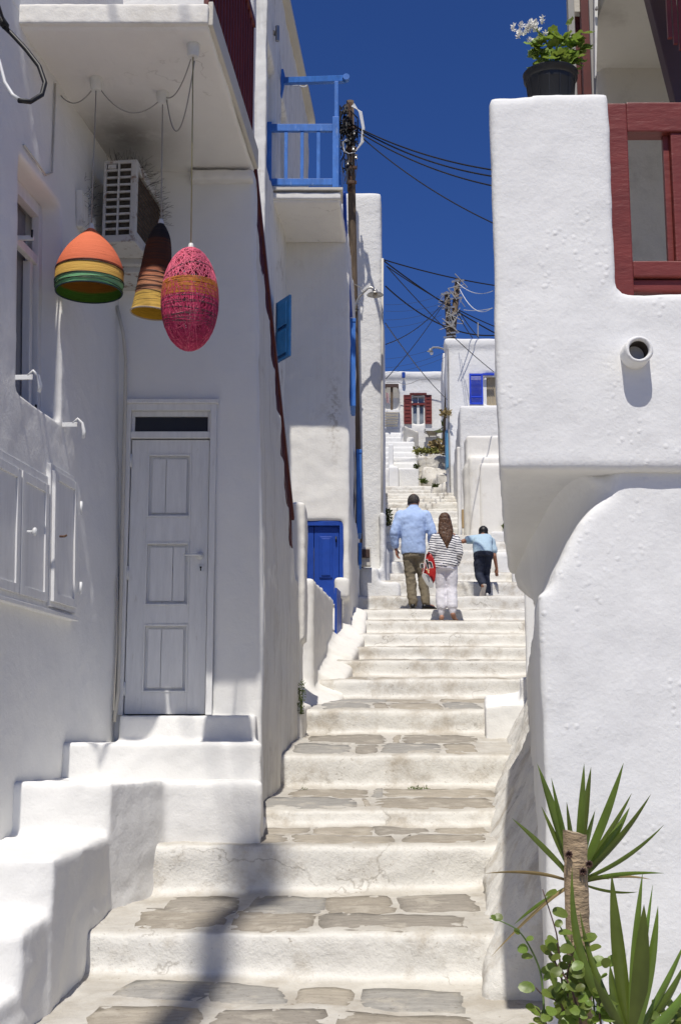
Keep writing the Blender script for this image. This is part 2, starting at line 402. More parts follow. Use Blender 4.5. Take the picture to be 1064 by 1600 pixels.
# paving stones: irregular slabs bedded in the lime, standing slightly proud
def stone(pts, mat, proud=.006, nx=7, ny=4):
    """pts: 4 plan corners (front-left, front-right, back-right, back-left)"""
    mb = MB(); grid = []
    sd = random.random()*50
    for j in range(ny+1):
        for i in range(nx+1):
            u = i/nx; v = j/ny
            uu = 2*u-1; vv = 2*v-1
            f = 1 - .07*(abs(uu)**4)*(abs(vv)**4)
            uu *= f; vv *= f
            a = Vector(pts[0]).lerp(Vector(pts[1]), (uu+1)/2); b = Vector(pts[3]).lerp(Vector(pts[2]), (uu+1)/2)
            p = a.lerp(b, (vv+1)/2)
            e = .013 if (i in (0, nx) or j in (0, ny)) else 0
            p.x += e*(noise.noise(Vector((p.x*7+sd, p.y*7, 0))))*2; p.y += e*noise.noise(Vector((p.x*6, p.y*6+sd, 3)))*1.6
            z = down(p.x, p.y)
            if z is None: return None
            edge = (i in (0, nx) or j in (0, ny))
            mb.v.append((p.x, p.y, z + (proud if not edge else proud*.1)))
            grid.append(edge)
    W = nx+1
    zs = [v[2] for v in mb.v]
    if max(zs)-min(zs) > .22: return None
    for j in range(ny):
        for i in range(nx):
            k = j*W+i; mb.f.append((k, k+1, k+1+W, k+W)); mb.mi.append(0)
    # skirt
    loop = [i for i in range(W)] + [j*W+nx for j in range(1, ny+1)] + [ny*W+i for i in range(nx-1, -1, -1)] + [j*W for j in range(ny-1, 0, -1)]
    k0 = len(mb.v)
    for i in loop: x, y, z = mb.v[i]; mb.v.append((x, y, z-.02))
    n = len(loop)
    for q in range(n): mb.f.append((loop[q], k0+q, k0+(q+1) % n, loop[(q+1) % n])); mb.mi.append(0)
    return mb.build('paving_stone', mat, stair, smooth=True)
def tread_stones(Y0, Y1, X0, X1, cuts, rowsn, jy=.018, skew=0):
    for r_ in range(rowsn):
        ya = Y0 + (Y1-Y0)*r_/rowsn; yb = Y0 + (Y1-Y0)*(r_+1)/rowsn
        xs_ = [X0] + [X0+(X1-X0)*(c+random.uniform(-.03,.03)) for c in cuts] + [X1]
        for a, b in zip(xs_[:-1], xs_[1:]):
            if random.random() < .04: continue
            j = lambda: random.uniform(.006, jy)
            s = random.uniform(-.06, .06)
            k = lambda x: skew*(X1-x)/(X1-X0)
            stone([(a+j()*1.3, ya+k(a)+j()), (b-j()*1.3, ya+k(b)+j()), (b-j()*1.3+s, yb+k(b)-j()), (a+j()*1.3+s, yb+k(a)-j())], random.choice(STONES))
tread_stones(5.72, 6.12, -1.15, .56, (.30,.62), 1, skew=.2)
tread_stones(6.14, 6.54, -1.12, .60, (.27,.50,.72), 1, skew=.3)
tread_stones(6.65, 7.22, -1.12, .66, (.27,.58), 1, skew=.33)
tread_stones(7.28, 7.86, -1.0, .80, (.22,.52,.74), 1)
tread_stones(8.05, 8.50, -.92, .90, (.33,.70), 1)
tread_stones(8.50, 8.93, -.72, .98, (.28,.55,.8), 1)
tread_stones(9.05, 9.80, -.60, 1.12, (.42,.5), 1)
tread_stones(9.80, 10.5, -.42, 1.22, (.40,.48), 1)
tread_stones(10.66, 11.45, -.42, 1.15, (.35,.48,.8), 1)
tread_stones(11.45, 12.2, -.3, 1.25, (.45,.55), 1)
tread_stones(12.36, 13.3, -.18, 1.4, (.33,.40,.75), 1)
tread_stones(13.3, 13.9, -.14, 1.6, (.36,.68), 1)
tread_stones(14.04, 14.95, .0, 1.9, (.2,.45,.7), 1)
tread_stones(15.2, 15.9, .1, 2.1, (.4,.7), 1)
for i in range(7, 16):
    Ya, xl_, xr_ = STAIRS[i][0], STAIRS[i][3], STAIRS[i][4]
    tread_stones(Ya+.03, Ya+.40, xl_+.15+random.random()*.5, xr_-.15-random.random()*.9, (.35,.7), 1)

# ------------------------------------------------------------------ near left house
LH = empty('white_house', (-2.6, 9.3, -.04), 'near white house on the left with overhanging balcony, white door and red stair rail', 'house')
def WL(u, d, z):
    """u metres towards the camera from the inner corner, d out of the wall, z height"""
    X = -1.613 - .122*u - (.032*(z-1) if z > 1 else 0); return Vector((X + d, -u + 9.3 - .122*d, z))
def wl_warp(co): return WL(-co.y, co.x, co.z)     # local box space: x = d, y = -u
lw = MB(); panelA = (0, -9.0); panelB = (0, 0.15)
# window recess and meter niche; local coordinates along y, then warped
def wl_u(x, y):   # pixel on the wall -> u, z
    d = ray(x, y)
    # X = -1.613-.122u-.06(z-1);  Y=9.3-u ; t*d
    lo, hi = 3.0, 12.0
    for _ in range(60):
        t_ = (lo+hi)/2; p = d*t_; u = 9.3-p.y; Xw = -1.613-.122*u-(.032*(p.z-1) if p.z > 1 else 0)
        if p.x < Xw: hi = t_
        else: lo = t_
    return u, p.z
wu0, wz0 = wl_u(95, 660); wu1 = wl_u(26, 602)[0]; wz1 = wl_u(103, 330)[1]
# slabs from y=-9 (u=9) to 0.15; front face at x=0, body at x<0
def lb(u0, u1, z0, z1, d0=-.32, d1=0): lw.box(d0, d1, -u1, -u0, z0, z1)
lb(-.15, wu0, -1.7, 4.45); lb(wu1, 3.9, -1.7, 4.45); lb(wu0-.02, wu1+.02, -1.7, wz0); lb(wu0-.02, wu1+.02, wz1, 4.45)
lb(wu0-.05, wu1+.05, wz0-.05, wz1+.05, -.5, -.27)
plaster('side_wall', lw, M['white'], LH, .026, 3, ((.5,.022), (.12,.008)), warp=wl_warp)
# remaining bulk towards the camera
bk = MB(); 
for (u0, u1) in ((3.9, 9.5),):
    a, b = WL(u0-.03, 0, 1), WL(u1, 0, 1); bk.hexa([(b.x-1.2, b.y), (b.x-.02, b.y), (a.x-.02, a.y), (a.x-1.2, a.y)], -2, 7.6)
a, b = WL(-.2, 0, 4.4), WL(4.0, 0, 4.4); bk.hexa([(b.x-1.2, b.y), (b.x, b.y), (a.x, a.y), (a.x-1.2, a.y)], 4.40, 7.6)
bk.build('side_wall', M['white'], LH)
# door wall, facing the camera
DX0, DX1 = -1.57, -.955; DZ0, DZ1 = .15, 2.185
fw = MB()
TR1 = P(265, 640, 9.3).z
panel(fw, (-2.3, 9.3), (-.566, 9.3), -1.4, 4.32, .5, [(2.3+DX0-.03, 2.3+DX1+.03, DZ0, TR1)])
# the corner leans back to the left with height
def fwarp(co):
    k_ = max(0, co.z-1)*.031*max(0, min(1, (co.x+1.6)/1.0)); return Vector((co.x-k_, co.y, co.z))
plaster('front_wall', fw, M['white'], LH, .026, 4, ((.5,.02), (.12,.006)), warp=fwarp)
up = MB(); X393 = P(394, 60, 9.3).x
up.box(-2.6, X393, 9.305, 9.8, 4.30, 7.4); up.box(P(360, 50, 9.3).x, X393+.012, 9.27, 9.4, 4.46, 7.2)
plaster('upper_wall', up, M['white'], LH, .04, 3, ((.5,.02),))
# stair wall running up the hill below the red rail
def SW(Y, d, z): return Vector((-.565+.063*(Y-9.3)-.033*max(0, z-1)+d, Y, z))
sw = MB()
top = [(9.35,3.95),(9.62,3.70),(9.92,3.42),(10.22,3.08),(10.52,2.74),(10.82,2.40),(11.12,2.05),(11.42,1.72),(11.75,1.46)]
for (Ya, z), (Yb, _) in zip(top, top[1:]+[(12.2, 0)]):
    sw.box(-.26, 0, max(Ya-.01, 9.36), Yb+.01, -1.0, z)
sw.box(-.26, 0, 9.34, 9.45, -1.0, 4.3)
def swarp(co): return SW(co.y, co.x, co.z)
plaster('stair_wall', sw, M['streaked'], LH, .024, 4, ((.5,.03), (.12,.012)), warp=swarp)
pr = MB()
pr.hexa([(-.475,12.1),(-.335,12.1),(-.325,12.55),(-.475,12.55)], .9, 2.22)
pr.hexa([(-.475,12.1),(-.375,12.1),(-.365,12.55),(-.475,12.55)], -.6, [1.2]*4)
pr.hexa([(-.6,12.0),(-.36,12.0),(-.28,12.5),(-.6,12.5)], -.6, [.35,.25,.3,.35])
plaster('stair_pier', pr, M['cream'], LH, .022, 5, ((.3,.03), (.1,.008)))
# balcony slab with raised rim
ZB = 4.30
bl = MB(); FY = 7.26
fl = (-2.15, FY); fr = (P(326, 43, FY).x, FY); br = (P(398, 268, 9.3).x, 9.34); blc = (-2.1, 9.34)
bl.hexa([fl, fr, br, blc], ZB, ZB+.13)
plaster('balcony_slab', bl, stain_or_shade('soot_shade_soffit', 'soffit', (1.08, -.62, 4.34), (.50,.72,.5), (.13,.12,.105,1), .75, 3, .0, .5), LH, .02, 2, ((.6,.02), (.1,.004)))  # soot patch also carries shade painted in around the air conditioner
fz1 = P(200, 9, FY).z
rm = MB(); rm.hexa([(-2.01, FY-.03), (fr[0]+.0, FY-.03), (fr[0], FY+.10), (-2.01, FY+.10)], ZB+.015, fz1)
plaster('balcony_fascia', rm, M['cream'], LH, .012, 2, ((.3,.008), (.06,.006)))
rm = MB(); rm.bar((fr[0]+.012, FY+.0, ZB+.1), (br[0]+.014, 9.3, ZB+.1), .03, .16)
rm.build('balcony_edge', M['greywall'], LH, bevel=.006)
# ceiling joint ledge above the door wall
lg = MB(); lg.box(-1.15, -.67, 9.20, 9.34, ZB-.10, ZB-.02); plaster('ceiling_ledge', lg, M['soffit'], LH, .014, 2, ((.08,.02),))

# doorsteps to the left of the stairway
ds = MB()
pA = P(100, 1160, 8.2).x - .02
ds.hexa([(pA, 8.2), (P(409, 1190, 8.2).x, 8.2), (-.565, 9.32), (pA, 9.32)], -1.2, -.04)
ds.hexa([(-1.565, 9.17), (-.60, 9.17), (-.6, 9.33), (-1.57, 9.33)], -.2, .145)   # sill block below the door
dstep = plaster('doorstep', ds, M['white'], None, .018, 4, ((.4,.02), (.1,.008)), at=(-1.2, 9, -.3))
tag(dstep, 'white plastered landing step directly under the white panelled door', 'doorstep')
ds = MB()
xB0 = P(15, 1260, 7.4).x-.05; xB1 = P(175, 1230, 7.45).x; xB2 = P(256, 1260, 8.0).x
ds.hexa([(xB0, 7.4), (xB1, 7.45), (xB2, 8.0), (xB0, 8.6)], -1.7, -.262)
ds.hexa([(xB2-.25, 8.02), (P(409, 1250, 8.02).x, 8.02), (-.50, 8.5), (xB2-.25, 8.5)], -1.7, -.268)
ds.hexa([(-2.4, 6.2), (-1.335, 6.2), (xB1, 7.5), (-2.2, 7.5)], -1.8, [-.57,-.57,-.555,-.555])          # lower step
ds.hexa([(-2.6, 5.78), (-1.385, 5.82), (-1.34, 6.3), (-2.3, 6.3)], -1.9, [-.89,-.85,-.80,-.80])             # lowest step, chipped edge
ds.hexa([(-2.6, 4.7), (-1.44, 4.7), (-1.39, 5.9), (-2.4, 5.9)], -1.9, -1.10)
for (xa, ya), (xb, yb) in (((-1.44,4.7),(-1.375,5.9)), ((-1.375,5.9),(-1.325,6.7)), ((-1.325,6.7),(xB1,7.45)), ((xB1,7.45),(xB2+.01,8.02))):
    zf = -1.23 if yb < 7 else P(207, 1413, 7.4).z
    ds.hexa([(xa-.2, ya), (xa+.012, ya), (xb+.012, yb+.03), (xb-.2, yb+.03)], -1.9, zf+.02)
ds.hexa([(-.95, 8.3), (-.50, 8.3), (-.50, 9.4), (-1.0, 9.3)], -1.3, [-.62,-.60,-.5,-.6])
dblk = plaster('step_block', ds, M['white'], None, .022, 7, ((.5,.04), (.14,.014)), at=(-1.9, 8, -1.4))
tag(dblk, 'chunky white lime-washed steps climbing up from the lower left corner to the landing', 'steps')

# ------------------------------------------------------------------ lower terrace wall and gate pier, before the blue house
TW = MB()
TW.hexa([(-.62, 13.6), (-.285, 13.6), (-.09, 16.25), (-.5, 16.25)], -.3, [1.66,1.66,1.72,1.72])
TW.hexa([(-.9, 13.9), (-.30, 13.9), (-.3, 14.3), (-.9, 14.3)], -.3, 1.66)
xp0, xp1 = P(524, 950, 16.9).x, P(547, 950, 16.9).x
TW.hexa([(P(523, 910, 16.7).x, 16.75), (P(546, 910, 16.7).x, 16.75), (xp1+.02, 17.55), (xp0, 17.55)], 1.78, 2.06)
TW.hexa([(P(535, 950, 16.95).x, 16.95), (xp1, 16.95), (xp1, 17.55), (P(535, 950, 17).x, 17.55)], .9, 1.9)
for (ax, ay, az), (bx, by, bz) in (((-.33,12.5,.12),(-.17,14.0,.47)), ((-.17,14.0,.60),(-.06,15.3,.86)), ((-.06,15.3,.95),(.10,16.9,1.30)), ((.10,16.9,1.35),(.17,18.5,1.8))):
    TW.hexa([(ax-.5, ay), (ax+.07, ay), (bx+.07, by), (bx-.5, by)], az-1.2, [az+.45, az-.02, bz-.02, bz+.45])
    TW.hexa([(ax-.5, ay), (ax+.22, ay), (bx+.22, by), (bx-.5, by)], az-1.2, [az+.25, az-.02, bz-.02, bz+.25])
tw = plaster('terrace_wall', TW, M['cream'], None, .03, 7, ((.4,.03), (.12,.01)), at=(-.3, 14, .3))
tag(tw, 'low cream plaster wall beside the stairs in front of the blue door', 'wall')
gt = empty('garden_gate', (-.05, 16.5, 1.1), 'narrow blue wooden gate seen almost edge-on in the low cream wall', 'gate')
for k in range(4):
    a = Vector((P(524.5+k*2.2, 960, 16.3+k*.16).x, 16.3+k*.16, 0)); bb = Vector((P(524.5+k*2.2+1.9, 960, 16.3+k*.16+.13).x, 16.3+k*.16+.13, 0))
    m_ = MB(); m_.bar((a.x, a.y, 1.5), (bb.x, bb.y, 1.5), .03, .74); m_.build('plank', M['bluedoor'], gt, bevel=.004)
m_ = MB(); m_.tube([P(533, 925, 16.85), P(533.5, 1001, 16.85)], .014, 8); m_.build('gate_pole', M['metal'], gt, smooth=True)

# ------------------------------------------------------------------ house with the blue balcony
BH = empty('white_house', (-.4, 17.5, 1.2), 'cream house up the stairs with the bright blue roof-terrace rail and blue door', 'house')
b1 = MB()
zt = P(480, 383, 17.5).z; XR = P(545.5, 800, 17.5).x
d0x, d1x = P(440, 860, 17.5).x, P(536.5, 860, 17.5).x; dzt = P(500, 813, 17.5).z
panel(b1, (-2.2, 17.5), (XR, 17.5), -.2, zt+.1, .4, [(2.2+d0x, 2.2+d1x, .95, dzt)])
b1.hexa([(XR-.07, 17.5), (XR, 17.5), (.25, 20.6), (.0, 20.6)], 0, zt+.2)
b1.hexa([(XR-.06, 17.62), (XR+.03, 17.6), (.31, 20.6), (-.2, 20.6)], 0, 3.2)
plaster('lower_wall', b1, stain_or_shade('flaking_plaster', 'cream', (P(522,650,17.5).x+.4, 0, P(522,650,17.5).z-1.2), (.14,.5,.85), (.42,.38,.31,1), .8, 11, .48, .58, True), BH, .04, 4, ((.6,.04), (.15,.012)))
b2 = MB()
A2 = Vector((-.956, 15.2)); B2 = Vector((-.539, 20.5))
panel(b2, A2, B2, -.3, 10.4, .35, [(.08, .95, 7.19, 8.9), (1.6, 2.3, 7.19, 8.9)], .2)
# roofline coping
plaster('terrace_wall_face', b2, M['column'], BH, .035, 3, ((.5,.03), (.12,.01)))
b3 = MB(); b3.box(-3.0, -.96, 15.2, 15.6, -.3, 11.2); X396 = P(396, 100, 15.2).x
b3.box(X396, -.945, 15.12, 15.3, -.3, 11.2)
plaster('street_wall', b3, M['column'], BH, .035, 3, ((.5,.03), (.12,.014)))
cp = MB(); cp.bar((A2.x+.02, A2.y, 10.42), (B2.x+.03, B2.y+.05, 10.42), .16, .09); cp.build('roof_coping', M['greywall'], BH, bevel=.01)
# wing beyond: roof mass
b4 = MB(); b4.hexa([(-4, 17.9), (XR-.35, 17.9), (-.1, 20.5), (-4, 20.5)], 3, zt+.18); b4.build('terrace_floor', M['cream'], BH)
sb = MB()
sy = 16.08; szb = P(480, 318, sy).z; szt = P(480, 297, sy).z
sxl, sxr = P(415, 300, sy).x, P(531, 300, sy).x
sb.hexa([(sxl-.2, sy), (sxr, sy), (P(541, 383, 17.5).x, 17.52), (sxl-.3, 17.52)], szb+.02, szt-.02)
plaster('balcony_slab', sb, M['soffit'], BH, .025, 2, ((.4,.02), (.08,.006)))
sb = MB(); sb.box(sxl+.0, sxr+.01, sy-.035, sy+.05, szb+.05, szt-.045); plaster('slab_edge', sb, M['cream'], BH, .014, 2, ((.2,.01),))
sb = MB(); sb.box(sxl+.01, sxr+.04, sy-.06, sy+.4, szt-.022, szt+.015); sb.build('slab_coping', M['greywall'], BH, bevel=.006)

# ------------------------------------------------------------------ tall white house behind the pole, left side of the street
PHs = empty('white_house', (.5, 21.5, 2.6), 'tall narrow white house end wall carrying the street lamp shadow', 'house')
q = MB(); qx0 = .0; qx1 = P(597, 600, 21.5).x; qz = P(575, 299, 21.5).z
q.hexa([(qx0-3, 21.5), (qx1, 21.5), (qx1+.2, 27), (qx0-3, 27)], 1.0, qz)
plaster('end_wall', q, M['far'], PHs, .06, 6, ((.6,.04),))
q = MB(); xx = P(602.5, 600, 24).x
q.hexa([(-2, 26.5), (qx1+.14, 26.5), (P(602, 700, 38).x, 38), (-2, 38)], 2, 9.1)
q.hexa([(-2, 22.2), (qx1+.07, 22.2), (P(603, 700, 38).x-.1, 38), (-2, 38)], 2, 7.5)
plaster('street_wall', q, M['far'], PHs, .09, 4, ((.6,.04),))
q = MB()
def pl(x0, x1, y, Ya, Yb, ztop):
    q.hexa([(P(x0, y, Ya).x, Ya), (P(x1, y, Ya).x, Ya), (P(x1, y, Yb).x, Yb), (P(x0, y, Yb).x, Yb)], 1.5, ztop)
z_ = lambda y, Y: P(600, y, Y).z
pl(560, 592, 880, 20.9, 21.7, z_(886, 20.9)); pl(592, 602, 800, 21.3, 24, z_(800, 21.3)); pl(560, 608, 880, 21.7, 27, z_(868, 22.5))
pl(585, 625, 900, 20.9, 24.0, z_(908, 20.9)); 
plaster('wall_foot', q, M['far'], PHs, .04, 10, ((.5,.05), (.15,.015)))

# ------------------------------------------------------------------ near right house: rough white wall, overhang, terrace
RH = empty('white_house', (1.4, 5.0, -1.45), 'near white house on the right with rounded overhang, clay spout and red terrace frame', 'house')
RY = 5.0
XC = P(765.5, 150, RY).x; ZT = P(765, 150, RY).z; XP = P(945, 140, RY).x; ZTr = P(945, 139, RY).z; ZS = P(1000, 456, RY).z
OL = [(P(779, 735, RY).z)]
ovz = OL[0]
r1 = MB()
r1.hexa([(XC, RY), (XP+.02, RY), (XP+.02, RY+.33), (XC+.04, RY+.33)], ovz, [ZT, ZTr, ZTr, ZT])           # parapet pier
r1.hexa([(XC, RY), (3.6, RY), (3.6, RY+.33), (XC+.05, RY+.33)], ovz, ZS)                               # terrace parapet
XF, YF = 1.33*5/6, 10.06*5/6
r1.hexa([(XC, RY), (XC+.34, RY), (XF+.34, YF), (XF, YF)], ovz, [ZT-.02, ZT-.02, ZT-.05, ZT-.05])        # side parapet
r1.hexa([(XC+.05, RY+.1), (3.6, RY+.1), (3.6, YF), (XF+.05, YF)], ovz+.1, ovz+.45)                       # terrace slab
plaster('upper_wall', r1, M['right'], RH, .022, 5, ((.6,.028), (.14,.006), (.035,.0022)))
# lower wall with coved corner: ruled soffit from the curve on the front to the receding edge
lwx = P(848, 1100, RY).x
r2 = MB()
r2.hexa([(lwx-.0, RY+.05), (3.6, RY+.05), (3.6, RY+.5), (lwx+.06, RY+.5)], -2.0, P(850, 950, RY).z)
fr_pts = [(848,975), (857,935), (874,892), (892,852), (908,820), (926,797), (952,779), (990,764), (1064,754)]
zb0 = P(850, 965, RY).z
for (xa, ya), (xb, yb) in zip(fr_pts[1:-1], fr_pts[2:]):
    a = P(xa, ya-3, RY); b = P(xb, yb-3, RY)
    r2.hexa([(a.x-.004, RY+.05), (b.x+.004, RY+.05), (b.x+.004, RY+.4), (a.x-.004, RY+.4)], zb0, [a.z, b.z, b.z, a.z])
r2.hexa([(P(964,757,RY).x, RY+.05), (3.6, RY+.05), (3.6, RY+.5), (P(964,757,RY).x, RY+.5)], zb0, ovz+.1)
r2.hexa([(lwx, RY+.05), (lwx+.6, RY+.05), (2.2, 11.2), (1.62, 11.2)], -2, P(850, 925, RY).z)
r2.hexa([(1.60, 11.1), (2.3, 11.1), (3.4, 17.8), (2.80, 17.8)], -1, 3.4)
# cove
A_ = [P(x, y, RY) + Vector((0, .05, 0)) for x, y in fr_pts[:-1]]
nA = len(A_)
Bz = [P(828, 935, 8.6)] * 2 + [P(828-35*t_, 935-30*t_, 8.5) for t_ in (.3,.6)] + [Vector((XF+.02, YF, ovz+.05))] + [Vector((XC+.1+(XF-XC)*(1-t_), RY+.2+(YF-RY)*(1-t_), ovz+.12)) for t_ in (.5,.8,1.0)]
Bz = Bz[:nA]
vs = []; K = 14
for a, b in zip(A_, Bz):
    for k in range(K+1):
        p = a.lerp(b, k/K); vs.append(p)
top_ = []
for p in vs: top_.append(Vector((p.x+.9, p.y+.25, p.z+.25)))
fs = []
for i in range(nA-1):
    for k in range(K):
        j = i*(K+1)+k; fs.append((j, j+1, j+K+2, j+K+1))
cv = MB(); cv.add(vs, fs)
nV = len(vs); fs2 = [tuple(reversed([v+nV for v in f])) for f in fs]; cv.add(top_, [])
cv.f += fs2; cv.mi += [0]*len(fs2)
def rim(idx):
    for a, b in zip(idx[:-1], idx[1:]): cv.f.append((a, b, b+nV, a+nV)); cv.mi.append(0)
rim([i*(K+1) for i in range(nA)]); rim([i*(K+1)+K for i in range(nA)]); rim([k for k in range(K+1)]); rim([(nA-1)*(K+1)+k for k in range(K+1)])
cm_ = cv.mesh(); bm = bmesh.new(); bm.from_mesh(cm_); bmesh.ops.remove_doubles(bm, verts=bm.verts, dist=.002); bmesh.ops.recalc_face_normals(bm, faces=bm.faces)
k0 = len(r2.v); bm.verts.ensure_lookup_table()
r2.v += [tuple(v.co) for v in bm.verts]; r2.f += [tuple(v.index+k0 for v in f.verts) for f in bm.faces]; r2.mi += [0]*len(bm.faces); bm.free()
plaster('lower_wall', r2, M['right'], RH, .024, 5, ((.6,.028), (.14,.006), (.035,.002)))
# rounded end of the overhang coming down to the lower wall
# terrace back wall, upper floor slab overhead
ty = 7.2
r3 = MB()
x930 = P(936, 100, ty).x
r3.box(x930, 5, ty, ty+.4, ovz+.3, 7.5); plaster('terrace_back_wall', r3, M['greywall'], RH, .04, 3, ((.5,.03), (.1,.008)))
r3 = MB(); r3.box(1.45, 4.6, 5.5, ty+.05, 4.0, 4.2); r3.box(1.45, 4.6, 5.3, 5.55, 4.0, 4.25); r3.build('upper_balcony_slab', M['greywall'], RH, bevel=.01)
r3 = MB(); r3.box(2.9, 3.2, 5.3, ty+.3, ovz+.2, 4.0); r3.build('terrace_side_wall', M['greywall'], RH)
# curb at the foot of the right wall
cu = MB()
ed = [(6.36,.70,-1.25,.985),(6.6,.72,-1.12,1.02),(8.0,.90,-.84,1.21),(9.0,1.05,-.62,1.36),(10.6,1.34,-.30,1.59),(12.2,1.62,.0,1.85)]
for (Ya, xa, za, wa), (Yb, xb, zb_, wb) in zip(ed[:-1], ed[1:]):
    cu.hexa([(xa-.02, Ya), (wa+.05, Ya), (wb+.05, Yb+.05), (xb-.02, Yb+.05)], -2.2, [za+.04, za+.62, zb_+.62, zb_+.06])
    cu.hexa([(xa+.10, Ya), (wa+.05, Ya), (wb+.05, Yb+.05), (xb+.10, Yb+.05)], -2.2, [za+.22, za+.75, zb_+.75, zb_+.25])
curb = plaster('wall_curb', cu, M['stair'], None, .03, 9, ((.5,.09), (.16,.04), (.06,.01)), at=(1, 7, -1.4)); tag(curb, 'rough sloping lime-washed curb between the steps and the shaded right wall', 'curb')
cu = MB()
Yk = 12.0
a = P(757, 1100, Yk); b = P(813, 1060, Yk+.0)
cu.hexa([(a.x, Yk), (2.3, Yk), (2.5, 12.9), (a.x+.1, 12.9)], -.8, [P(757,1102,Yk).z, P(757,1094,Yk).z, .5, .4])
cu.hexa([(b.x, Yk+.05), (2.3, Yk+.05), (2.5, 13.4), (b.x+.2, 13.4)], -.8, P(813, 1057, Yk).z)
cb = plaster('stair_block', cu, M['white'], None, .024, 5, ((.4,.03), (.12,.01)), at=(1.6, 12.3, -.2)); tag(cb, 'small two-tier white block on the right edge of the stairs', 'block')

# ------------------------------------------------------------------ houses further up the street, right
H2 = empty('white_house', (5, 38, 7.0), 'white house on the right uphill with blue louvred shutter and utility poles behind', 'house')
q = MB(); Y2_ = 38
hx0 = P(699, 700, Y2_).x; hz = P(740, 529, Y2_).z
wx0, wx1 = P(755, 600, Y2_).x, P(800, 600, Y2_).x; wz0_, wz1_ = P(750, 632, Y2_).z, P(750, 584, Y2_).z
panel(q, (hx0, Y2_), (9.5, Y2_), 5.5, hz, .5, [(wx0-hx0, wx1-hx0, wz0_, wz1_)], .3)
q.hexa([(hx0, Y2_), (hx0+.6, Y2_), (hx0+1.2, 43.5), (P(694, 700, 43.5).x, 43.5)], 6, [hz, hz, hz+.1, hz+.1])
q.box(hx0-.05, 9.5, Y2_-.06, Y2_+.5, hz-.25, hz+.02)
q.hexa([(P(691, 560, 43).x, 43), (hx0+1, 43), (hx0+1.2, 47), (P(691, 560, 46).x, 47)], 8, P(700, 550, 43).z)
plaster('house_wall', q, M['far'], H2, .07, 4, ((.8,.05),))
G2 = empty('terrace_wall', (4, 31, 4.8), 'high white parapet wall below the blue shuttered window', 'wall')
q = MB(); gx = P(717, 640, 31).x; q.hexa([(gx, 31), (6.2, 31), (6.2, 38), (P(710, 700, 37.5).x, 38)], 3.8, P(750, 632, 31).z)
plaster('wall_body', q, M['far'], G2, .06, 4, ((.6,.05),))
G3 = empty('garden_wall', (3.4, 27.5, 4.4), 'rounded-top cream garden wall with sealed doorway on the right of the street', 'wall')
q = MB(); Y3 = 27.5
gx0 = P(728, 700, Y3).x; gz = P(760, 679, Y3).z
q.hexa([(gx0, Y3), (5.4, Y3), (5.4, Y3+.6), (gx0, Y3+.6)], 3.2, gz); q.hexa([(gx0-.06, Y3-.05), (5.4, Y3-.05), (5.4, Y3+.4), (gx0-.06, Y3+.4)], 3.2, P(760, 728, Y3).z)
q.hexa([(P(733, 800, Y3).x, Y3-.18), (5.4, Y3-.18), (5.4, Y3+.4), (P(733, 800, Y3).x, Y3+.4)], 3.2, P(760, 716, Y3).z)
plaster('wall_body', q, M['cream'], G3, .05, 5, ((.5,.04), (.15,.012)))
q = MB(); q.hexa([(P(748, 800, Y3).x, Y3-.24), (5.4, Y3-.24), (5.4, Y3), (P(748, 800, Y3).x, Y3)], 3.2, P(760, 727, Y3).z)
plaster('sealed_doorway', q, M['cream'], G3, .05, 2, ((.5,.02),))
q = MB(); q.hexa([(P(714, 760, 27).x, 27), (P(720, 760, 27).x, 27), (P(720, 760, 27.3).x, 27.4), (P(714, 760, 27.3).x, 27.4)], 3.2, P(717, 697, 27).z)
gp = plaster('gate_post', q, M['cream'], None, .03, 5, ((.3,.02),), at=(P(717, 760, 27).x, 27.1, 4.2)); tag(gp, 'slim cream gate post standing left of the rounded garden wall', 'post')
q = MB(); q.box(P(720.5, 810, 27.3).x, P(724, 810, 27.3).x, 27.2, 27.28, P(720, 826, 27.3).z, P(720, 797, 27.3).z)
gd = q.build('timber_offcut', simple('raw_timber', (.42,.30,.15,1), .8), None, bevel=.01, at=(P(722, 810, 27.3).x, 27.24, P(720, 826, 27.3).z)); tag(gd, 'short brown timber board standing in the gap beside the gate post', 'board')
LW = empty('low_wall', (3.4, 22.5, 2.6), 'low rough white wall at the right of the steps beyond the boy', 'wall')
q = MB()
for (x0, x1, y, Ya, Yb) in ((773, 835, 862, 23.2, 27.4), (800, 840, 878, 21.5, 23.5), (765, 840, 830, 26.6, 27.6)):
    q.hexa([(P(x0, y, Ya).x, Ya), (P(x1, y, Ya).x+.3, Ya), (P(x1, y, Yb).x+.3, Yb), (P(x0, y, Yb).x, Yb)], 1.5, P(x0, y, Ya).z)
plaster('wall_body', q, M['far'], LW, .04, 8, ((.4,.06), (.12,.02)))

# ------------------------------------------------------------------ far house with red shutters
FH = empty('white_house', (3, 48, 10.2), 'farthest white house at the top of the lane with dark red window shutters', 'house')
q = MB(); Y4 = 48; fz = P(650, 582, Y4).z
fx0, fx1 = P(643, 640, Y4).x, P(663.5, 640, Y4).x; fz0, fz1 = P(650, 662, Y4).z, P(650, 618, Y4).z
LX = P(560, 600, Y4).x
bx0, bx1 = P(600, 620, Y4).x, P(624.5, 620, Y4).x
panel(q, (LX, Y4), (P(700, 600, Y4).x+1, Y4), 6.5, fz, .6, [(fx0-LX, fx1-LX, fz0, fz1), (bx0-LX, bx1-LX, P(600, 643, Y4).z, P(600, 612, Y4).z)], .35)
q.box(LX, P(700, 600, Y4).x+1, Y4-.08, Y4+.5, fz-.22, fz+.03)
plaster('house_wall', q, M['far'], FH, .07, 4, ((.8,.06),))
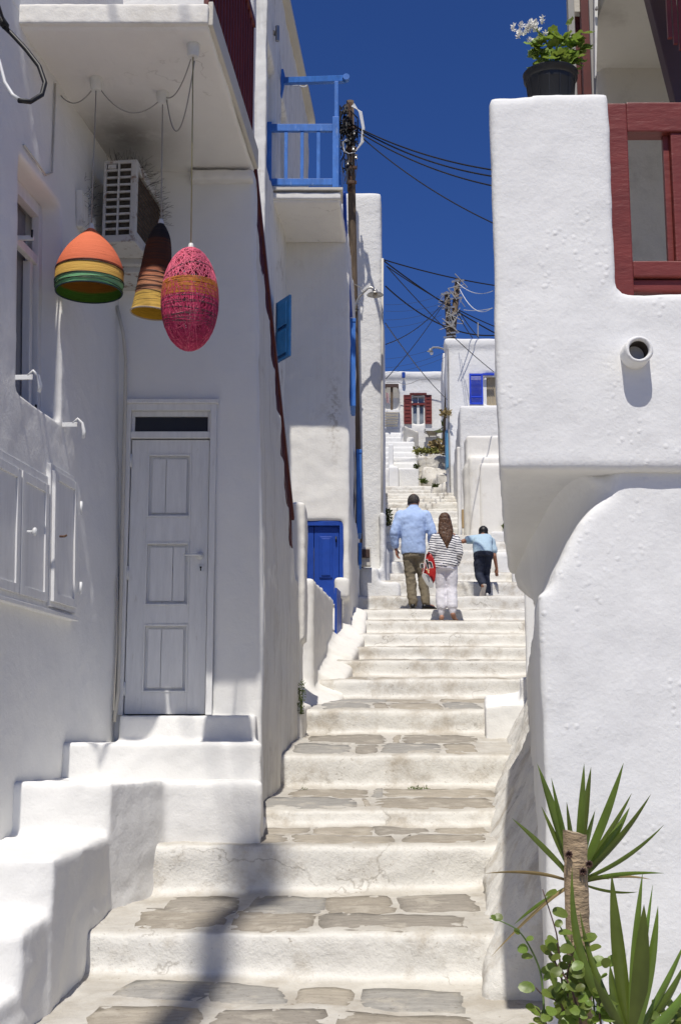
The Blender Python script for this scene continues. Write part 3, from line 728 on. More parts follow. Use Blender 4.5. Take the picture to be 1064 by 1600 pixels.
# outside stair with side wall in front of it
q = MB()
for k in range(9):
    Ya = 40.5 + k*.8; z = 8.55+k*.36
    q.hexa([(P(600, 700, Ya).x, Ya), (P(654-k*1.2, 700, Ya).x, Ya), (P(654-k*1.2, 700, Ya+1).x, Ya+1), (P(600, 700, Ya+1).x, Ya+1)], 6, z)
fs_ = plaster('outside_stair', q, M['far'], FH, .06, 4, ((.6,.03),))
q = MB(); q.hexa([(P(626, 690, 45).x, 45), (P(629, 690, 45).x, 44.9), (P(654, 690, 46.6).x, 46.6), (P(651, 690, 46.6).x, 46.8)], 9, [P(626,664,45).z, P(628,664,45).z, P(652,674,46.6).z, P(652,674,46.6).z])
plaster('stair_parapet', q, M['cream'], FH, .05, 3, ((.6,.03),))
q = MB(); q.hexa([(P(607, 720, 40.4).x, 40.4), (P(614.5, 720, 40.4).x, 40.4), (P(614.5, 720, 42).x, 42), (P(607, 720, 42).x, 42)], 7, P(610, 694, 40.4).z)
q.hexa([(P(607, 720, 40.2).x, 40.2), (P(623, 720, 40.2).x, 40.2), (P(623, 720, 41).x, 41), (P(607, 720, 41).x, 41)], 7, P(610, 728, 40.2).z)
wb = plaster('boundary_block', q, M['white'], None, .05, 3, ((.6,.03),), at=(P(612, 730, 40.4).x, 40.6, 8.0)); tag(wb, 'pale stepped block at the foot of the far outside stair', 'wall')
# rock outcrop
q = MB()
for (x0, x1, yt, Ya) in ((652, 700, 714, 42.5), (668, 700, 706, 43.5), (660, 700, 730, 41.5), (672, 706, 752, 38.5), (682, 706, 738, 39.5), (690, 706, 775, 36.5)):
    q.hexa([(P(x0, yt, Ya).x, Ya), (P(x1, yt, Ya).x+.8, Ya), (P(x1, yt, Ya+2).x+.8, Ya+3), (P(x0+5, yt, Ya+2).x, Ya+3)], 6, P(x0, yt, Ya).z)
rk = plaster('rock_outcrop', q, M['stoneedge'], None, .06, 3, ((.9,.35), (.35,.16), (.12,.04)), at=(4, 42, 8.3)); tag(rk, 'whitewashed natural rock outcrop below the far house', 'rock')
# ================================================================== details of the near left house
def box_at(x0, y0, x1, y1, Y, d=.04, front=0):
    """box whose front face fills the pixel rectangle at depth Y"""
    a = P(x0, y1, Y); b = P(x1, y0, Y); return (a.x, b.x, Y-front, Y-front+d, a.z, b.z)
# --- white panelled door
dr = empty('door', (DX0, 9.36, DZ0), 'narrow white door with three raised panels', None); del dr['label']
dr.parent = LH; dr.location = Vector((DX0, 9.36, DZ0))-wloc(LH)
fz0 = P(265, 686, 9.3).z
frm = MB(); fr_z = P(265, 632, 9.3).z
frm.box(DX0-.035, DX0+.012, 9.27, 9.42, DZ0, fr_z); frm.box(DX1-.012, DX1+.035, 9.27, 9.42, DZ0, fr_z)
frm.box(DX0-.035+.047, DX1-.012, 9.272, 9.42, fr_z-.05, fr_z); frm.box(DX0+.012, DX1-.012, 9.28, 9.42, DZ1, P(265, 675, 9.3).z)
frm.build('frame', M['doorpaint'], dr, bevel=.004)
mb = MB(); mb.box(DX0-.05, DX1+.05, 9.25, 9.31, fr_z, fr_z+.03); mb.build('hood_mould', M['doorpaint'], dr, bevel=.004)
gp_ = MB(); gp_.box(DX0+.012, DX1-.012, 9.40, 9.41, DZ0, fr_z-.05); gp_.build('frame', M['doorgap'], dr)
tz0, tz1 = P(265, 674, 9.3).z, P(265, 650, 9.3).z
mb = MB(); mb.box(DX0+.03, DX1-.03, 9.335, 9.345, tz0+.0, tz1); mb.build('transom_pane', M['blackglass'], dr)
mb = MB()
mb.box(DX0+.012, DX0+.035, 9.315, 9.36, tz0-.005, fr_z-.05); mb.box(DX1-.035, DX1-.012, 9.315, 9.36, tz0-.005, fr_z-.05); mb.box(DX0+.035, DX1-.035, 9.317, 9.36, tz1, fr_z-.05)
mb.build('transom_frame', M['doorpaint'], dr, bevel=.003)
lx0, lx1 = DX0+.018, DX1-.018; LW_ = lx1-lx0
leaf = MB(); pan = [(P(250, 808, 9.3).z, P(250, 709, 9.3).z), (P(250, 946, 9.3).z, P(250, 847, 9.3).z), (P(250, 1082, 9.3).z, P(250, 975, 9.3).z)]
px0, px1 = P(230, 760, 9.3).x, P(299, 760, 9.3).x
zc = sorted([DZ0+.006, fz0-.004] + [z for p in pan for z in p])
leaf.box(lx0, px0, 9.31, 9.35, zc[0], zc[-1]); leaf.box(px1, lx1, 9.31, 9.35, zc[0], zc[-1])
for a, b in zip(zc[0::2], zc[1::2]): leaf.box(px0, px1, 9.31, 9.35, a, b)
leaf.build('leaf', M['doorpaint'], dr, bevel=.003)
for (a, b), cx in zip(pan, (.42, .62, .40)):
    mb = MB(); xm = px0+(px1-px0)*cx
    mb.box(px0, px1, 9.338, 9.348, a, b)
    for x0, x1 in ((px0+.035, xm-.002), (xm+.002, px1-.035)): mb.box(x0, x1, 9.322, 9.34, a+.035, b-.035)
    for (x0, x1, z0, z1) in ((px0, px0+.014, a, b), (px1-.014, px1, a, b), (px0+.014, px1-.014, a, a+.014), (px0+.014, px1-.014, b-.014, b)): mb.box(x0, x1, 9.304, 9.335, z0, z1)
    mb.build('panel', M['doorpaint'], dr, bevel=.003)
hz_ = P(312, 868, 9.3).z; hx = P(313, 868, 9.3).x
mb = MB(); mb.tube([(hx, 9.31, hz_), (hx, 9.26, hz_)], .013, 12); mb.tube([(hx+.004, 9.262, hz_), (hx-.06, 9.258, hz_), (hx-.115, 9.262, hz_)], [.010,.009,.008], 10)
mb.lathe([(.001,-.004),(.028,-.004),(.028,.004),(.001,.004)], (0,0,0), 20)
k_ = len(mb.v)-80
for i in range(k_, len(mb.v)): x, y, z = mb.v[i]; mb.v[i] = (hx+x, 9.304+z, hz_+y)
mb.build('handle', M['whitemetal'], dr, smooth=True)
kz = P(314, 888, 9.3).z; kx = P(314, 888, 9.3).x
mb = MB(); n0 = 0; mb.lathe([(.001,-.004),(.026,-.004),(.026,.004),(.001,.004)], (0,0,0), 20)
for i in range(len(mb.v)): x, y, z = mb.v[i]; mb.v[i] = (kx+x, 9.304+z, kz+y)
mb.build('escutcheon', M['whitemetal'], dr, smooth=False)
mb = MB(); mb.box(kx-.004, kx+.004, 9.297, 9.301, kz-.018, kz+.006); mb.box(kx-.007, kx+.007, 9.297, 9.301, kz+.002, kz+.014); mb.build('keyhole', M['dark'], dr)
for yy in (720, 895, 1076):
    z = P(201, yy, 9.3).z; mb = MB(); mb.tube([(DX0+.016, 9.295, z-.05), (DX0+.016, 9.295, z+.05)], .009, 8); mb.build('hinge', M['whitemetal'], dr, smooth=True)

# --- side wall window with frame, mullions and shutter stays
wn = empty('window', WL(2.5, 0, 2), 'x', None); del wn['label']; wn.parent = LH; wn.location = Vector(WL(2.5, 0, 2))-wloc(LH)
def wbox(mb, u0, u1, d0, d1, z0, z1):
    c = [WL(u0, d0, 0), WL(u1, d0, 0), WL(u1, d1, 0), WL(u0, d1, 0)]
    vs = [WL(u, d, z) for z in (z0, z1) for u, d in ((u0,d0),(u1,d0),(u1,d1),(u0,d1))]
    mb.add(vs, [(3,2,1,0),(4,5,6,7),(0,1,5,4),(1,2,6,5),(2,3,7,6),(3,0,4,7)])
mb = MB(); wd = -.13
for a, b in ((wu0-.01, wu0+.06), (wu1-.06, wu1+.01)): wbox(mb, a, b, wd-.05, wd, wz0, wz1)
wbox(mb, wu0, wu1, wd-.06, wd-.003, wz0, wz0+.07); wbox(mb, wu0, wu1, wd-.06, wd-.003, wz1-.09, wz1); wbox(mb, wu0, wu1, wd-.05, wd-.01, wz1-.42, wz1-.36)
mb.build('frame', M['doorpaint'], wn, bevel=.004)
mb = MB(); wbox(mb, wu0+.08, wu1-.08, wd-.09, wd-.085, wz0+.05, wz1-.08); mb.build('pane', simple('hazy_pane', (.26,.265,.28,1), .25, var=.3, vs=2), wn)
for u_ in (wu0+.135, (wu0+wu1)/2+.03, wu1-.07):
    mb = MB(); wbox(mb, u_-.05, u_, wd-.08, wd-.03, wz0+.07, wz1-.42); mb.build('sash', M['doorpaint'], wn, bevel=.003)
def stay(px, py, kind=0):
    u, z = wl_u(px, py); c = WL(u, 0, z)
    s_ = empty('shutter_stay', c, ['bent white iron shutter stay at the near lower corner of the window', 'long white iron shutter stay right of the window, below the sill', 'short white pin with black peg in the window reveal near its top', 'short white pin with black peg at the bottom of the window reveal'][kind], 'bracket')
    if kind < 2:
        m_ = MB(); m_.bar(c+Vector((-.01,0,0)), c+Vector((.10,-.01,0)), .012, .03); m_.build('arm', M['whitemetal'], s_, bevel=.003)
        m_ = MB(); e = c+Vector((.10,-.01,0)); m_.tube([e+Vector((-.03,0,.012)), e+Vector((0,0,.04)), e+Vector((.03,0,.01)), e+Vector((.045,0,-.05)), e+Vector((.04,0,-.09))], [.006,.008,.010,.013,.010], 8); m_.build('catch', M['whitemetal'], s_, smooth=True)
    else:
        c = c+Vector((-.12,0,0)); 
        m_ = MB(); m_.bar(c+Vector((-.06,0,0)), c+Vector((.07,0,0)), .02, .03); m_.build('arm', M['whitemetal'], s_, bevel=.003)
        m_ = MB(); m_.tube([c+Vector((.06,-.01,0)), c+Vector((.06,-.01,.05))], .007, 8); m_.build('peg', M['cable'], s_)
stay(26, 590, 0); stay(98, 664, 1); stay(66, 372, 2); stay(72, 645, 3)

# --- meter cupboard with three doors
cb_ = empty('meter_cupboard', WL(1.6, .02, 1), 'white wooden meter cupboard with three framed doors on the side wall below the window', 'cupboard')
u_r, z_rt = wl_u(113, 752); _, z_rb = wl_u(106, 957)
u_d0, _ = wl_u(72, 800); u_m, _ = wl_u(27, 800); z_top2 = wl_u(30, 728)[1]; z_bot = wl_u(60, 930)[1]
def cdoor(u0, u1, z0, z1, thick, dd):
    m_ = MB(); s_ = .055
    wbox(m_, u0, u0+s_, dd, dd+thick, z0, z1); wbox(m_, u1-s_, u1, dd, dd+thick, z0, z1)
    wbox(m_, u0+s_, u1-s_, dd, dd+thick-.001, z0, z0+s_); wbox(m_, u0+s_, u1-s_, dd, dd+thick-.001, z1-s_, z1)
    wbox(m_, u0+s_, u1-s_, dd, dd+thick*.45, z0+s_, z1-s_)
    return m_.build('door', M['doorpaint'], cb_, bevel=.003)
d1_ = cdoor(u_r+.02, u_d0-.03, z_rb+.03, z_rt-.02, .022, .03)
d2_ = cdoor(u_d0+.02, u_m-.01, z_rb+.02, z_top2-.03, .02, .012)
d3_ = cdoor(u_m+.01, u_m+.55, z_rb+.02, z_top2-.03, .02, .012)
m_ = MB(); wbox(m_, u_r-.01, u_m+.65, -.02, .012, z_rb-.02, z_top2+.03); m_.build('frame', M['doorpaint'], cb_, bevel=.004)
m_ = MB(); wbox(m_, u_r-.02, u_d0-.005, -.02, .03, z_rb, z_rt+.02); m_.build('frame', M['doorpaint'], cb_, bevel=.004)
m_ = MB(); wbox(m_, u_r-.02, u_m+.65, -.02, .05, z_rb-.05, z_rb-.024); m_.build('ledge', M['doorpaint'], cb_, bevel=.004)
for z in (z_rb+.16, z_rt-.18):
    m_ = MB(); m_.tube([WL(u_r+.02, .07, z-.04), WL(u_r+.02, .07, z+.04)], .009, 8); m_.build('hinge', M['whitemetal'], cb_, smooth=True)
kn = MB(); kc = WL(u_m-.045, .045, (z_rb+z_top2)/2); kn.tube([kc, kc+Vector((.03,0,0))], .008, 10); kn.ellip(kc+Vector((.045,0,0)), .016, .02, .026); kn.build('knob', M['whitemetal'], cb_, smooth=True)
kn = MB(); kc = WL(u_d0-.06, .068, (z_rb+z_rt)/2); kn.tube([kc, kc+Vector((.03,0,0)), kc+Vector((.045,0,.008))], .007, 8); kn.build('knob', M['rust'], cb_, smooth=True)

# --- vertical conduit in the corner
cdx = -1.60
pts = [P(183, 478, 9.24), P(193, 520, 9.24), P(197, 560, 9.24), P(196, 640, 9.24), P(190, 900, 9.24), P(185, 1080, 9.24), P(179, 1128, 9.22)]
m_ = MB(); m_.tube(pts, .013, 10); cdt = m_.build('conduit', M['greywall'], None, smooth=True, at=pts[-1]); tag(cdt, 'thin painted conduit running down the inner corner left of the white door', 'pipe')
m_ = MB(); m_.tube([P(184, 900, 9.2), P(183, 1000, 9.2), P(178, 1110, 9.18)], .006, 6); o = m_.build('wire', M['greywall'], None, smooth=True, at=P(178, 1110, 9.18)); tag(o, 'thin pale wire beside the conduit in the lower corner', 'wire')
m_ = MB(); pts = [WL(2.0, .012, 3.55), WL(1.62, .012, 3.53), WL(1.5, .012, 3.6), WL(1.45, .012, 4.25)]; m_.tube(pts, .007, 6); o = m_.build('wire', M['greywall'], None, smooth=True, at=pts[0]); tag(o, 'painted-over wire above the side window', 'wire')

# --- red stair rail
rl = empty('stair_railing', SW(10.5, -.13, 2.8), 'dark red railing running down the stepped stair wall, seen almost edge-on', 'railing')
def ztop(Y): return 4.40 - (Y-9.47)*1.02
def zstep(Y):
    z = top[0][1]
    for a, b in top:
        if Y >= a: z = b
    return z
m_ = MB(); m_.bar(SW(9.42, -.02, ztop(9.42)), SW(11.82, -.02, ztop(11.82)), .06, .05); m_.build('handrail', M['redrail'], rl, bevel=.006)
m_ = MB(); m_.bar(SW(9.42, -.02, ztop(9.42)-.42), SW(11.82, -.02, ztop(11.82)-.42), .03, .04); m_.build('lower_rail', M['redrail'], rl, bevel=.004)
Yb_ = 9.5
while Yb_ < 11.8:
    m_ = MB(); m_.bar(SW(Yb_, -.02, zstep(Yb_)-.05), SW(Yb_, -.02, ztop(Yb_)), .03, .03, up=(0,1,0)); m_.build('baluster', M['redrail'], rl, bevel=.004); Yb_ += .115
# --- red side rail on the balcony above
rl = empty('balcony_railing', (fr[0], 8.2, ZB+.15), 'dark red balcony railing along the right edge of the overhanging slab at the top left', 'railing')
a = Vector((fr[0]-.02, FY+.05, 0)); b = Vector((br[0]-.03, 9.24, 0))
for k in range(17):
    p = a.lerp(b, k/16); m_ = MB(); m_.bar(p+Vector((0,0,ZB+.12)), p+Vector((0,0,5.5)), .032, .032, up=(0,1,0)); m_.build('baluster', M['redrail'], rl, bevel=.004)
m_ = MB(); m_.bar(a+Vector((0,0,5.5)), b+Vector((0,0,5.5)), .06, .05); m_.build('handrail', M['redrail'], rl)
m_ = MB(); m_.bar(a+Vector((0,0,ZB+.22)), b+Vector((0,0,ZB+.22)), .035, .04); m_.build('lower_rail', M['redrail'], rl)

# ================================================================== air conditioner
AY = 8.55; ac = empty('air_conditioner', P(190, 380, AY), 'old white rusty air-conditioning unit wedged under the balcony slab behind the lamps', 'air conditioner')
x0, x1 = P(162, 300, AY).x, P(214, 300, AY).x; z0, z1 = P(190, 379, AY).z, P(190, 251, AY).z
yaw = Matrix.Rotation(R(-7), 4, 'Z'); pv = Vector((x0, AY, z0))
def acx(mb):
    mb.v = [tuple(pv + (yaw @ (Vector(v)-pv))) for v in mb.v]; return mb
AL = .74
m_ = MB(); m_.box(x0+.02, x1-.02, AY+.03, AY+AL-.02, z0+.02, z1-.02); acx(m_).build('coil', M['coil'], ac)
m_ = MB(); m_.box(x0, x1, AY+.005, AY+AL, z1-.02, z1); m_.box(x0, x1, AY, AY+AL, z0, z0+.045); m_.box(x0, x0+.012, AY+.02, AY+AL, z0+.04, z1-.02)
m_.box(x1-.035, x1, AY, AY+.06, z0+.045, z1-.02); m_.box(x1-.02, x1, AY+AL-.05, AY+AL, z0+.045, z1-.02); m_.box(x1-.03, x1+.001, AY+.06, AY+AL-.05, z1-.07, z1-.02); m_.box(x1-.03, x1+.001, AY+.06, AY+AL-.05, z0+.045, z0+.09)
acx(m_).build('casing', M['acmetal'], ac, bevel=.004)
gx0, gx1 = x0+.0, x1-.035; nrow = 10; hh = (z1-.02-z0-.045)/nrow
m_ = MB(); m_.box(gx0, gx0+.02, AY, AY+.02, z0+.045, z1-.02); m_.box(gx1-.004, gx1, AY, AY+.02, z0+.045, z1-.02); acx(m_).build('grille_frame', M['acmetal'], ac, bevel=.003)
m_ = MB(); xm = (gx0+gx1)/2+.008; m_.box(xm-.007, xm+.007, AY-.002, AY+.02, z0+.045, z1-.02); acx(m_).build('grille_bar', M['acmetal'], ac, bevel=.002)
for k in range(nrow+1):
    z = z0+.045+k*hh; m_ = MB(); m_.box(gx0+.02, gx1-.004, AY+.002, AY+.02, z-.007, z+.008); acx(m_).build('grille_bar', M['acmetal'], ac, bevel=.002)
m_ = MB(); m_.box(gx0+.03, gx0+.09, AY-.004, AY+.006, z1-.065, z1-.035); acx(m_).build('badge', M['acmetal'], ac)
for k in range(13):
    z = z0+.11+k*.036
    if z < z1-.08: m_ = MB(); m_.tube([(x1-.004, AY+.06, z), (x1-.004, AY+AL-.05, z)], .0035, 5); acx(m_).build('side_guard_wire', M['rust'], ac)
br_ = empty('bracket_shelf', P(200, 400, 8.9), 'white metal shelf bracket and tray carrying the air conditioner', 'shelf')
m_ = MB(); bx = box_at(166, 386, 234, 392, 8.75, .5); m_.box(*bx); m_.build('top_plate', M['acmetal'], br_, bevel=.004)
m_ = MB(); bx = box_at(178, 393, 236, 413, 8.85, .4); m_.box(*bx); m_.build('tray', M['acmetal'], br_, bevel=.008)
m_ = MB(); bx = box_at(172, 416, 240, 425, 8.9, .4); m_.box(*bx); m_.build('lower_plate', M['acmetal'], br_, bevel=.004)
# indoor-pipe duct against the wall
ud0, zd0 = wl_u(129, 366); ud1, zd1 = wl_u(119, 296)
m_ = MB(); wbox(m_, ud0, ud1, 0, .045, zd0, zd1); wbox(m_, ud0-.16, ud0-.05, 0, .05, zd0, zd1-.1); dk = m_.build('pipe_duct', M['column'], None, bevel=.01, at=WL(ud0, 0, zd0)); tag(dk, 'dusty pipe duct in the corner left of the air conditioner', 'duct')
# bird spikes
sp = MB(); rnd = random.Random(4)
def spike(p, d, L):
    e = p+d*L; mid = (p+e)/2+Vector((rnd.uniform(-1,1), rnd.uniform(-1,1), rnd.uniform(-1,1)))*.012; sp.tube([p, mid, e], .0010, 3, cap=False)
for k in range(95):
    t_ = rnd.random(); p = Vector((x0+.02+(x1-x0)*rnd.random(), AY+.02+AL*t_, z1)); 
    spike(p, Vector((rnd.uniform(-.5,.6), rnd.uniform(-.6,.1), 1)).normalized(), rnd.uniform(.06,.15))
for k in range(80):
    t_ = rnd.random(); p = Vector((x1+.07*t_, AY+.05+AL*t_, z1-.03-.25*t_*rnd.random())); spike(p, Vector((1, rnd.uniform(-.5,.3), rnd.uniform(-.2,.9))).normalized(), rnd.uniform(.05,.14))
for k in range(50):
    p = WL(rnd.uniform(ud0-.1, ud1), .05, rnd.uniform(zd0, zd1+.1)); spike(p, Vector((rnd.uniform(-.2,1), rnd.uniform(-.6,.1), rnd.uniform(-.3,.4))).normalized(), rnd.uniform(.04,.11))
o = sp.build('bird_spikes', M['cable'], None, at=(x0, AY, z1)); tag(o, 'bristling thin wire bird spikes around the top and sides of the air conditioner', 'bird spikes', kind='stuff')

# ================================================================== hanging lamps
def thread_mat(name, stops, wv=120, mixn=.25, dark=(.02,.02,.02,1), strands=.0, tone=1):
    """colour bands along the height of the shade (object z, metres below the cap)"""
    m, t, b = newmat(name); tc = N(t, 'TexCoord'); sx = N(t, 'SeparateXYZ'); t.links.new(tc.outputs['Object'], sx.inputs[0])
    nz = noise_node(t, posn(t, (3, 3, 40)), 4, 3)
    z = mth(t, 'ADD', sx.outputs['Z'], mth(t, 'MULTIPLY', mth(t, 'SUBTRACT', nz, .5), .012))
    r = N(t, 'ValToRGB'); r.color_ramp.interpolation = 'LINEAR'; e = r.color_ramp.elements
    f = mth(t, 'DIVIDE', mth(t, 'MULTIPLY', z, -1.0), 1.0); t.links.new(f, r.inputs[0])
    e[0].position = stops[0][0]; e[0].color = stops[0][1]; e[1].position = stops[-1][0]; e[1].color = stops[-1][1]
    for p_, c_ in stops[1:-1]: q_ = e.new(p_); q_.color = c_
    n2 = noise_node(t, posn(t, (4, 4, wv)), 1.3, 4, .7)
    c = mixc(t, mth(t, 'MULTIPLY', ramp(t, n2, .45, .62), mixn), r.outputs[0], dark)
    t.links.new(c, b.inputs['Base Color']); b.inputs['Roughness'].default_value = .8; b.inputs['Specular IOR Level'].default_value = .2
    bump(t, b, n2, .006, .9)
    return m
def lamp_base(px, Y, ytop, label):
    c = P(px, ytop, Y); t_ = empty('pendant_lamp', c, label, 'lamp', 'thread lamps hanging from the balcony slab'); return t_, c
def rose(px, py, Y, parent, r=.043, h=.085):
    c = Vector((P(px, py, Y).x, Y, ZB)); m_ = MB(); m_.lathe([(.004,-h),(r*.72,-h),(r*.86,-h*.8),(r,-.004),(r,.004)], c, 20, cap=True); m_.build('ceiling_rose', M['plastic'], parent, smooth=False); return c-Vector((0,0,h))
def ySoff(py):     # depth of a point on the soffit seen at that pixel row
    return PZ(500, py, ZB).y
# lamp 1: bell
Yl = 7.88
t1, c1 = lamp_base(143, Yl, 357, 'bell-shaped thread lamp in orange, yellow and green stripes, leftmost of the three')
OR = (.70,.18,.085,1); YE = (.70,.44,.10,1); GR = (.20,.50,.25,1); DK = (.02,.03,.03,1)
prof1 = []
zt_ = [357,364,376,389,402,415,428,440,450,458]; hw = [4,12,25,37,45.5,51.5,54,54.5,54,52.5]
sc1 = 1/F*Yl/.975
def prof(zt_, hw, k=1.05): return [(w_*Yl*1.02/F, -(y_-zt_[0])*Yl*k/F) for y_, w_ in zip(zt_, hw)]
pf = prof(zt_, hw, 1.09)
def smooth_prof(pf, n=5):
    out = []
    for i in range(len(pf)-1):
        p0 = pf[max(i-1, 0)]; p1 = pf[i]; p2 = pf[i+1]; p3 = pf[min(i+2, len(pf)-1)]
        for k in range(n):
            t_ = k/n; f = lambda a, b, c, d: .5*((2*b)+(-a+c)*t_+(2*a-5*b+4*c-d)*t_*t_+(-a+3*b-3*c+d)*t_**3)
            out.append((f(p0[0],p1[0],p2[0],p3[0]), f(p0[1],p1[1],p2[1],p3[1])))
    return out+[pf[-1]]
pf = smooth_prof(pf); H1 = -pf[-1][1]
def shade(parent, c, pf, mo, mi, thick=.004):
    m_ = MB(); m_.lathe(pf, c, 48); o = m_.build('lamp_shade', mo, parent, smooth=True); so_ = o.modifiers.new('thickness', 'SOLIDIFY'); so_.thickness = thick; so_.offset = -1
    o.data.materials.append(mi); so_.material_offset = 1; so_.material_offset_rim = 0; return o
m1 = thread_mat('thread_bell', [(0,OR),(.290,(.68,.17,.085,1)),(.293,DK),(.297,YE),(.366,YE),(.369,DK),(.373,GR),(.45,(.15,.46,.20,1))], mixn=.22, dark=(.45,.12,.05,1))
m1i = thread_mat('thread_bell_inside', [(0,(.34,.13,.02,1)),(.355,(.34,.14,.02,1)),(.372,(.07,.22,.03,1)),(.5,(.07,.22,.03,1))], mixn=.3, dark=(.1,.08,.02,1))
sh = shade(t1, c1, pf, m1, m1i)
for zz, rr, th in ((pf[-1][1], pf[-1][0], .005),):
    m_ = MB(); m_.tube([c1+Vector((rr*math.cos(a*.13), rr*math.sin(a*.13), zz)) for a in range(49)], th, 8, cap=False); m_.build('rim_thread', simple('dark_teal_thread', (.02,.045,.05,1), .8), t1, smooth=True)
def rad_at(pf, z):
    for (r0, z0_), (r1, z1_) in zip(pf[:-1], pf[1:]):
        if z1_ <= z <= z0_: return r0+(r1-r0)*(z0_-z)/(z0_-z1_+1e-9)
    return pf[-1][0]
for za, zb_ in ((-.30,-.29),(-.285,-.29),(-.365,-.372),(-.38,-.372),(-.41,-.375),(-.40,-.425)):
    m_ = MB(); pts = []
    for k in range(50):
        a = 2*math.pi*k/48; z = (za+zb_)/2+(za-zb_)/2*math.cos(a+za*40); pts.append(c1+Vector(((rad_at(pf,z)+.003)*math.cos(a), (rad_at(pf,z)+.003)*math.sin(a), z)))
    m_.tube(pts, .0022, 4, cap=False); m_.build('loose_thread', M['cable'], t1)
def cap_cord(parent, c, top_, mat=None):
    m_ = MB(); m_.lathe([(.004,.035),(.012,.033),(.018,.018),(.021,.0),(.022,-.01)], c, 16, cap=True); m_.build('cap', M['plastic'], parent, smooth=True)
    m_ = MB(); m_.tube([c+Vector((0,0,.03)), Vector(top_)], .0042, 6); m_.build('cord', mat or M['wire_grey'], parent, smooth=True)
r1_ = rose(147, 150, Yl, t1); cap_cord(t1, c1, (c1.x, c1.y, ZB-.08))
t1_rose = Vector((c1.x, c1.y, ZB-.05))
# move the rose over the cord
for o in [k for k in bpy.data.objects if k.parent == t1 and k.name.startswith('ceiling_rose')]: o.location.x += c1.x-r1_.x
# lamp 2: tall cone, tilted a little
Yl = 8.02
t2, c2 = lamp_base(252, Yl, 350, 'tall flared thread lamp, black above yellow, half hidden behind the pink egg lamp')
zt_ = [350,358,370,385,400,420,440,460,478,493]; hw = [5,11,17,20.5,22.5,24.5,26.5,28.5,30.5,33]
pf2 = smooth_prof(prof(zt_, hw, 1.08))
BKt = (.018,.016,.018,1); BR = (.085,.032,.016,1)
m2 = thread_mat('thread_cone', [(0,BKt),(.115,BKt),(.125,BR),(.32,(.11,.035,.014,1)),(.36,(.52,.19,.10,1)),(.43,(.55,.25,.13,1)),(.49,(.42,.19,.11,1)),(.50,(.70,.45,.10,1)),(.8,(.68,.43,.10,1))], mixn=.75, dark=(.035,.025,.022,1))
m2i = simple('thread_cone_inside', (.62,.36,.03,1), .9, var=.3, vs=30, scl=(1,1,8))
tilt = Matrix.Rotation(R(4.5), 4, 'Y')
sh2 = shade(t2, c2, pf2, m2, m2i); 
m_ = MB(); m_.tube([c2+Vector((pf2[-1][0]*math.cos(a*.13), pf2[-1][0]*math.sin(a*.13), pf2[-1][1])) for a in range(49)], .0055, 8, cap=False); rimo = m_.build('rim_thread', simple('beige_thread', (.42,.35,.27,1), .8), t2, smooth=True)
for k in range(9):
    m_ = MB(); zc_ = -.35-.018*k+random.uniform(-.01,.01); am = random.uniform(-.025,.025); ph = random.uniform(0,6); pts = []
    for q_ in range(50):
        a = 2*math.pi*q_/48; z = zc_+am*math.cos(a+ph); pts.append(c2+Vector(((rad_at(pf2,z)+.002)*math.cos(a), (rad_at(pf2,z)+.002)*math.sin(a), z)))
    m_.tube(pts, .0016, 4, cap=False); m_.build('loose_thread', M['stem'], t2)
for o in [k for k in bpy.data.objects if k.parent == t2]: o.data.transform(tilt)
cap_cord(t2, c2, (P(254, 180, Yl+.05).x, Yl+.05, ZB-.08))
r2_ = rose(254, 180, Yl+.05, t2)
# lamp 3: egg of crossing threads
Yl = 7.70
t3, c3 = lamp_base(298, Yl, 388, 'pink egg-shaped thread lamp with an orange middle band, rightmost of the three')
hE = 2*(.152)*1.0; a_ = 44.5*Yl*1.03/F; cyl = P(297, 467, Yl); cE = Vector((cyl.x, Yl, cyl.z)); bE = (545-390)/2*Yl*1.12/F
PK = simple('pink_thread', (.80,.15,.24,1), .7, var=.35, vs=30); PK2 = simple('crimson_thread', (.55,.035,.12,1), .7, var=.4, vs=30); OT = simple('orange_thread', (.62,.22,.03,1), .7, var=.4, vs=40); GT = simple('grey_thread', (.10,.07,.07,1), .8)
rnd = random.Random(11)
def egg_pt(th, z, off=0):   # z in -1..1 ; a little fuller at the bottom
    r = math.sqrt(max(0, 1-z*z))*(1+.03*(-z)); return cE+Vector(((a_+off)*r*math.cos(th), (a_+off)*r*math.sin(th), (bE+off)*z))
def winding(mb, n, rad, zlim=None, seg=30):
    for k in range(n):
        nrm = Vector((rnd.gauss(0,1), rnd.gauss(0,1), rnd.gauss(0,.9))).normalized(); off = rnd.uniform(-.55,.55); u = nrm.orthogonal().normalized(); w_ = nrm.cross(u)
        pts = []
        rr_ = math.sqrt(1-off*off); o2 = rnd.uniform(-.001,.004)
        for q_ in range(seg+1):
            a = 2*math.pi*q_/seg; p = nrm*off+(u*math.cos(a)+w_*math.sin(a))*rr_
            pp = cE+Vector((p.x*(a_+o2)*(1-.04*p.z), p.y*(a_+o2)*(1-.04*p.z), p.z*(bE+o2)))
            ok = zlim is None or (zlim[0] <= p.z <= zlim[1])
            if ok: pts.append(pp)
            elif len(pts) > 1: mb.tube(pts, rad, 4, cap=False); pts = []
            else: pts = []
        if len(pts) > 1: mb.tube(pts, rad, 4, cap=False)
m_ = MB(); winding(m_, 105, .0030, (.2, 1.0)); m_.build('upper_threads', PK, t3, smooth=True)
m_ = MB(); winding(m_, 150, .0028, (-1.0, .24)); m_.build('lower_threads', PK2, t3, smooth=True)
m_ = MB(); winding(m_, 60, .0026, (-1.0, .24)); m_.build('middle_threads', PK, t3, smooth=True)
m_ = MB()
